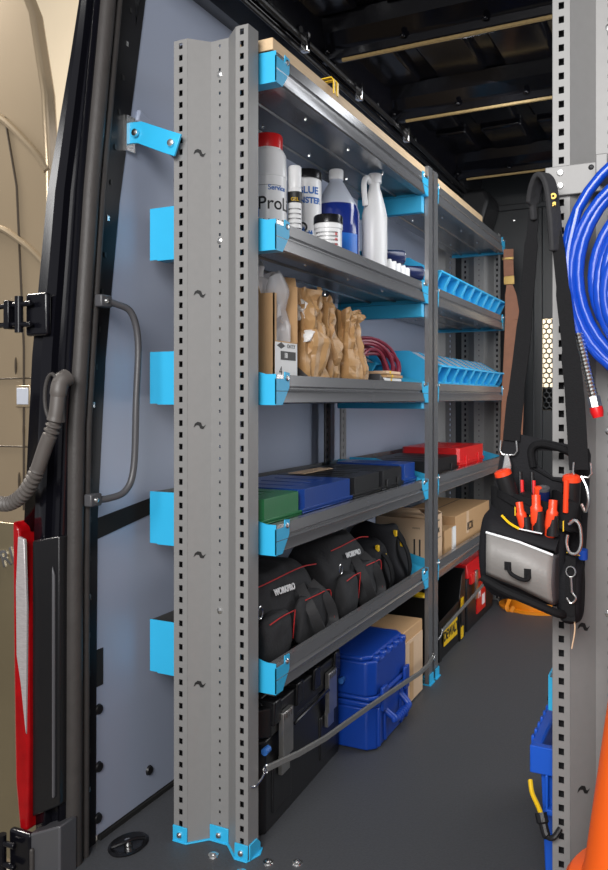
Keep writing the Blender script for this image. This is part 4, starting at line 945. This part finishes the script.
# grey front flap
def flap(s, t):
    u = 488+(556-488)*s; v = 532+8*s+(41+6*s)*t+6*s
    if s > .5: v += 6*(s-.5)
    return g(u-2*math.sin(t*3.14)*(s > .9), v, -.100-.022*math.sin(math.pi*min(1, t*.9+.05))-.006*math.sin(math.pi*s))
b = MB(); b.grid(flap, 12, 10, greyfab); gf = b.build('front_pocket', tp, solid=.004)
b = MB(); b.grid(lambda s, t: Vector(flap(1, t)).lerp(Vector(g(567, 592-48*(1-t), -.03)), s), 4, 10, greypl); b.grid(lambda s, t: Vector(flap(0, t)).lerp(Vector(g(486, 580-45*(1-t), -.03)), s), 4, 10, bagf2)
b.grid(lambda s, t: Vector(flap(s, 1)).lerp(Vector(g(488+74*s, 582+12*s, -.03)), t), 8, 3, bagf2); b.build('gusset', tp, solid=.003)
b = MB(); b.tube([Vector(flap(k/12, 0))+Vector((0, -.003, .001)) for k in range(13)], .0020, reflw, 8); b.build('reflective_piping', tp)
b = MB(); b.tube(arc([g(484, 577, -.095), g(505, 587, -.105), g(530, 595, -.105), g(560, 604, -.09), g(568, 603, -.06)], 5), .0075, web, 8); b.build('bottom_roll', tp)
# black lid with opening lip
def lid(s, t):
    u = 487+70*s+2*t; v0_ = 531+14*s; v1_ = 502+24*s
    return g(u+4*t, v0_+(v1_-v0_)*t, -.103+.055*t-.012*math.sin(math.pi*t))
b = MB(); b.grid(lid, 10, 6, bagf2); b.grid(lambda s, t: Vector(lid(1, s)).lerp(Vector(g(560, 556-22*s, -.06)), t), 6, 4, bagf2); b.build('lid', tp, solid=.004)
b = MB(); b.tube(arc([g(504, 514, -.094), g(512, 521, -.099), g(522, 526, -.101)], 5), .0022, yellow, 6); b.tube([g(522, 526, -.101), g(545, 529, -.103)], .0012, reflw, 6); b.build('lid_stitching', tp)
b = MB(); b.tube(arc([g(511, 562, -.126), g(513, 570, -.134), g(524, 575, -.135), g(531, 574, -.13), g(531, 567, -.128)], 5), .0034, web, 8); b.box(g(508, 0, -.12)[0], g(515, 0, -.12)[0], -.13, -.118, g(0, 566, -.12)[2], g(0, 558, -.12)[2], web); b.box(g(528, 0, -.12)[0], g(535, 0, -.12)[0], -.13, -.118, g(0, 572, -.12)[2], g(0, 563, -.12)[2], web); b.build('pull_tab', tp)
# elastic tool belts
b = MB()
for (ua, va, ub_, vb, hgt, yy) in ((494, 498, 562, 512, 24, -.060), (500, 493, 575, 522, 7, -.070), (556, 500, 582, 512, 26, -.060)):
    pts = arc([g(ua, va, yy+.03), g(ua+3, va, yy), g((ua+ub_)/2, (va+vb)/2+2, yy-.012), g(ub_-2, vb, yy), g(ub_, vb, yy+.05)], 6); b.strap(pts, hgt*.0018, .004, web, (0, 0, 1))
b.build('tool_loops', tp)
b = MB()
for u, v in ((518, 508), (533, 512), (548, 516), (566, 520)): b.box(g(u, 0, -.078)[0]-.0008, g(u, 0, -.078)[0]+.0008, -.080, -.070, g(0, v, -.078)[2]-.009, g(0, v, -.078)[2]+.008, yellow)
b.build('yellow_stitching', tp)
# right side pockets
b = MB(); vs, fs = rbox(g(564, 0)[0], g(588, 0)[0], -.075, .0, g(0, 604)[2], g(0, 545)[2], 6, .003, 20, 4.2); b.add(vs, fs, bagf2); b.build('side_pocket', tp, sub=1, sharp=3)
b = MB(); b.strap([g(573, 548, -.078), g(572, 605, -.078)], .016, .003, web, (1, 0, 0)); b.strap([g(571, 590, -.07), g(571, 610, -.075)], .022, .008, web, (1, 0, 0)); b.strap([g(569, 545, -.079), g(582, 547, -.079)], .0015, .001, yellow, (0, 0, 1)); b.build('side_webbing', tp)
b = MB(); b.tube([g(573+4.5*math.cos(a), 563+5*math.sin(a), -.083) for a in [k*math.pi/6 for k in range(12)]], .0014, zinc, 6, closed=True)
b.tube([g(573, 568, -.084), g(574, 583, -.084)], .0024, zinc, 8); b.tube(arc([g(574, 582, -.084), g(578, 588, -.084), g(573, 593, -.084), g(569, 588, -.084)], 5), .0018, zinc, 8); b.build('swivel_clip', tp)
# shoulder strap: left leg, pad over the hook, right leg
b = MB()
b.strap(arc([g(514, 440, -.004), g(518, 400, -.0), g(527, 330, .01), g(534, 250, .015), g(537, 215, .015)], 6), [.030]*7+[.027]*6+[.023]*6+[.018]*6, .004, web, (1, .0, .0))
b.strap(arc([g(581, 466, -.055), g(577, 400, -.05), g(573, 360, -.045), g(566, 300, -.04), g(561, 255, -.035), g(556, 235, -.03)], 6), [.031]*7+[.030]*6+[.024]*6+[.020]*12, .004, web, (1, .0, 0))
ss = b.build('shoulder_strap', tp)
b = MB(); pts = arc([g(537, 226, .012), g(536, 205, .0), g(541, 187, -.02), g(547, 184, -.03), g(553, 195, -.035), g(557, 225, -.035), g(559, 258, -.035)], 7)
b.strap(pts, [.012]*6+[.026]*37, .010, bagf, ((.6, .8, 0))); b.build('shoulder_pad', ss, bevel=.003)
b = MB(); b.text('O', .012, yellow, YF(g(556, 205, -.043)), .0008, bold=.001); b.text('S', .010, yellow, YF(g(557, 213, -.043)), .0008, bold=.001); b.build('pad_logo', ss)
for (u, v, yy) in ((511, 448, -.008), (584, 467, -.06)):
    b = MB(); b.tube([g(u-8, v-8, yy), g(u-9, v+2, yy), g(u-6, v+6, yy), g(u+6, v+6, yy), g(u+9, v+2, yy), g(u+8, v-8, yy)], .0018, zinc, 8); b.build('strap_ring', tp)
b = MB(); b.prism(gp([(509, 452), (513, 452), (516, 462), (516, 482), (512, 486), (510, 478), (506, 480), (505, 474)]), 'y', -.018, -.010, zinc); b.build('snap_hook', tp, bevel=.002)
b = MB(); b.tube(arc([g(583, 472, -.062), g(588, 482, -.064), g(590, 495, -.064), g(587, 505, -.062), g(583, 498, -.062)], 6), [.0026]*6+[.003]*19, zinc, 8); b.build('snap_hook', tp)
# carabiner
b = MB(); b.tube(arc([g(571, 518, -.088), g(577, 514, -.09), g(582, 520, -.09), g(583, 536, -.09), g(579, 545, -.09), g(572, 545, -.09), g(569, 537, -.09), g(570, 528, -.09)], 6), .0028, zinc, 10)
tag(b.build('carabiner', loc=(OX, OY, OZ)), 'silver carabiner clipped to the right side of the tool pouch', 'carabiner')
b = MB(); b.tube([g(585, 541, -.05), g(585, 550, -.048)], .0075, M('marker_blue', (.01, .06, .35), .35), 12)
tag(b.build('marker_pen', loc=(OX, OY, OZ)), 'blue capped marker in the right side pocket of the tool pouch', 'marker')
b = MB(); b.tube(arc([g(576, 604, -.07), g(577, 618, -.07), g(574, 636, -.07)], 5), .0012, cardl, 6)
tag(b.build('loose_cord', loc=(OX, OY, OZ)), 'thin cream cord dangling under the tool pouch', 'cord')
def pliers(u, v, lb, lean=0, h=42, w=1.0, yy=-.082):
    t = thing('pliers', lb, 'pliers', (OX, OY, OZ), 0, 'red-handled pliers in the pouch loops')
    b = MB(); b.tube(arc([g(u, v, yy), g(u+lean*.3, v+h*.3, yy-.003), g(u+lean, v+h*.72, yy), g(u+lean*1.3, v+h, yy+.01)], 6), [.0055*w]*6+[.0075*w]*6+[.0065*w]*7, orangepl, 12); b.build('grip', t)
    b = MB(); b.tube([g(u+lean*.75+2, v+h*.38, yy-.002), g(u+lean+2, v+h*.9, yy-.002)], .0075*w, blackpl, 12); b.build('black_insert', t)
    return t
pliers(522, 500, 'pliers with a red and black grip, leftmost in the pouch loops', 6, 36, 1.15)
pliers(539, 492, 'pliers with a red and black grip, middle of the pouch loops', 1, 40, 1.35, -.086)
pliers(556, 496, 'pliers with a red and black grip, rightmost in the pouch loops', -3, 38, 1.3, -.086)
def driver(u, v, u2, v2, r, m1, m2, lb, yy=-.055, name='screwdriver', cat='tool'):
    t = thing(name, lb, cat, (OX, OY, OZ)); A, B = Vector(g(u, v, yy)), Vector(g(u2, v2, yy+.01))
    b = MB(); b.tube([A.lerp(B, k) for k in (.16, .3, .6, 1)], [r, r*1.02, r, r*.9], m1, 14); b.build('handle', t)
    b = MB(); b.tube([A.lerp(B, k) for k in (0, .04, .16, .17)], [r*.7, r, r*1.02, r*.9], m2, 14); b.build('end_cap', t)
    return t
driver(504, 469, 516, 502, .0145, blackpl, orangepl, 'thick black-handled tool with an orange end, leftmost in the pouch', yy=-.068)
driver(574, 471, 573, 508, .0145, blackpl, orangepl, 'thick black and orange cutter standing at the right of the pouch', name='cable_cutter', yy=-.066)
b = MB(); b.tube([g(569, 476, -.079), g(568, 507, -.074)], .0045, orangepl, 10); b.build('orange_stripe', bpy.data.objects['cable_cutter'])
driver(546, 484, 546, 500, .0115, navy, greypl, 'short dark torch with a grey end in the middle of the pouch', name='torch', yy=-.05)
driver(529, 492, 530, 503, .012, orangepl, blackpl, 'stubby orange-topped tool between the pliers', name='stubby_screwdriver', yy=-.060)
driver(541, 484, 541, 500, .0065, orangepl, orangepl, 'slim red handle standing behind the middle pliers', yy=-.055, name='slim_screwdriver')
for u, lb in ((523, 'black and red marker, left of the two standing at the back of the pouch'), (535, 'black and red marker, right of the two standing at the back of the pouch')):
    t = thing('marker_pen', lb, 'marker', (OX, OY, OZ), 0, 'markers at the back of the pouch')
    b = MB(); b.tube([g(u, 470, -.035), g(u+1, 500, -.04)], .0038, blackpl, 10); b.build('barrel', t)
    b = MB(); b.tube([g(u+1.8, 478, -.040), g(u+2.5, 500, -.044)], .003, redpl, 10); b.build('clip', t)
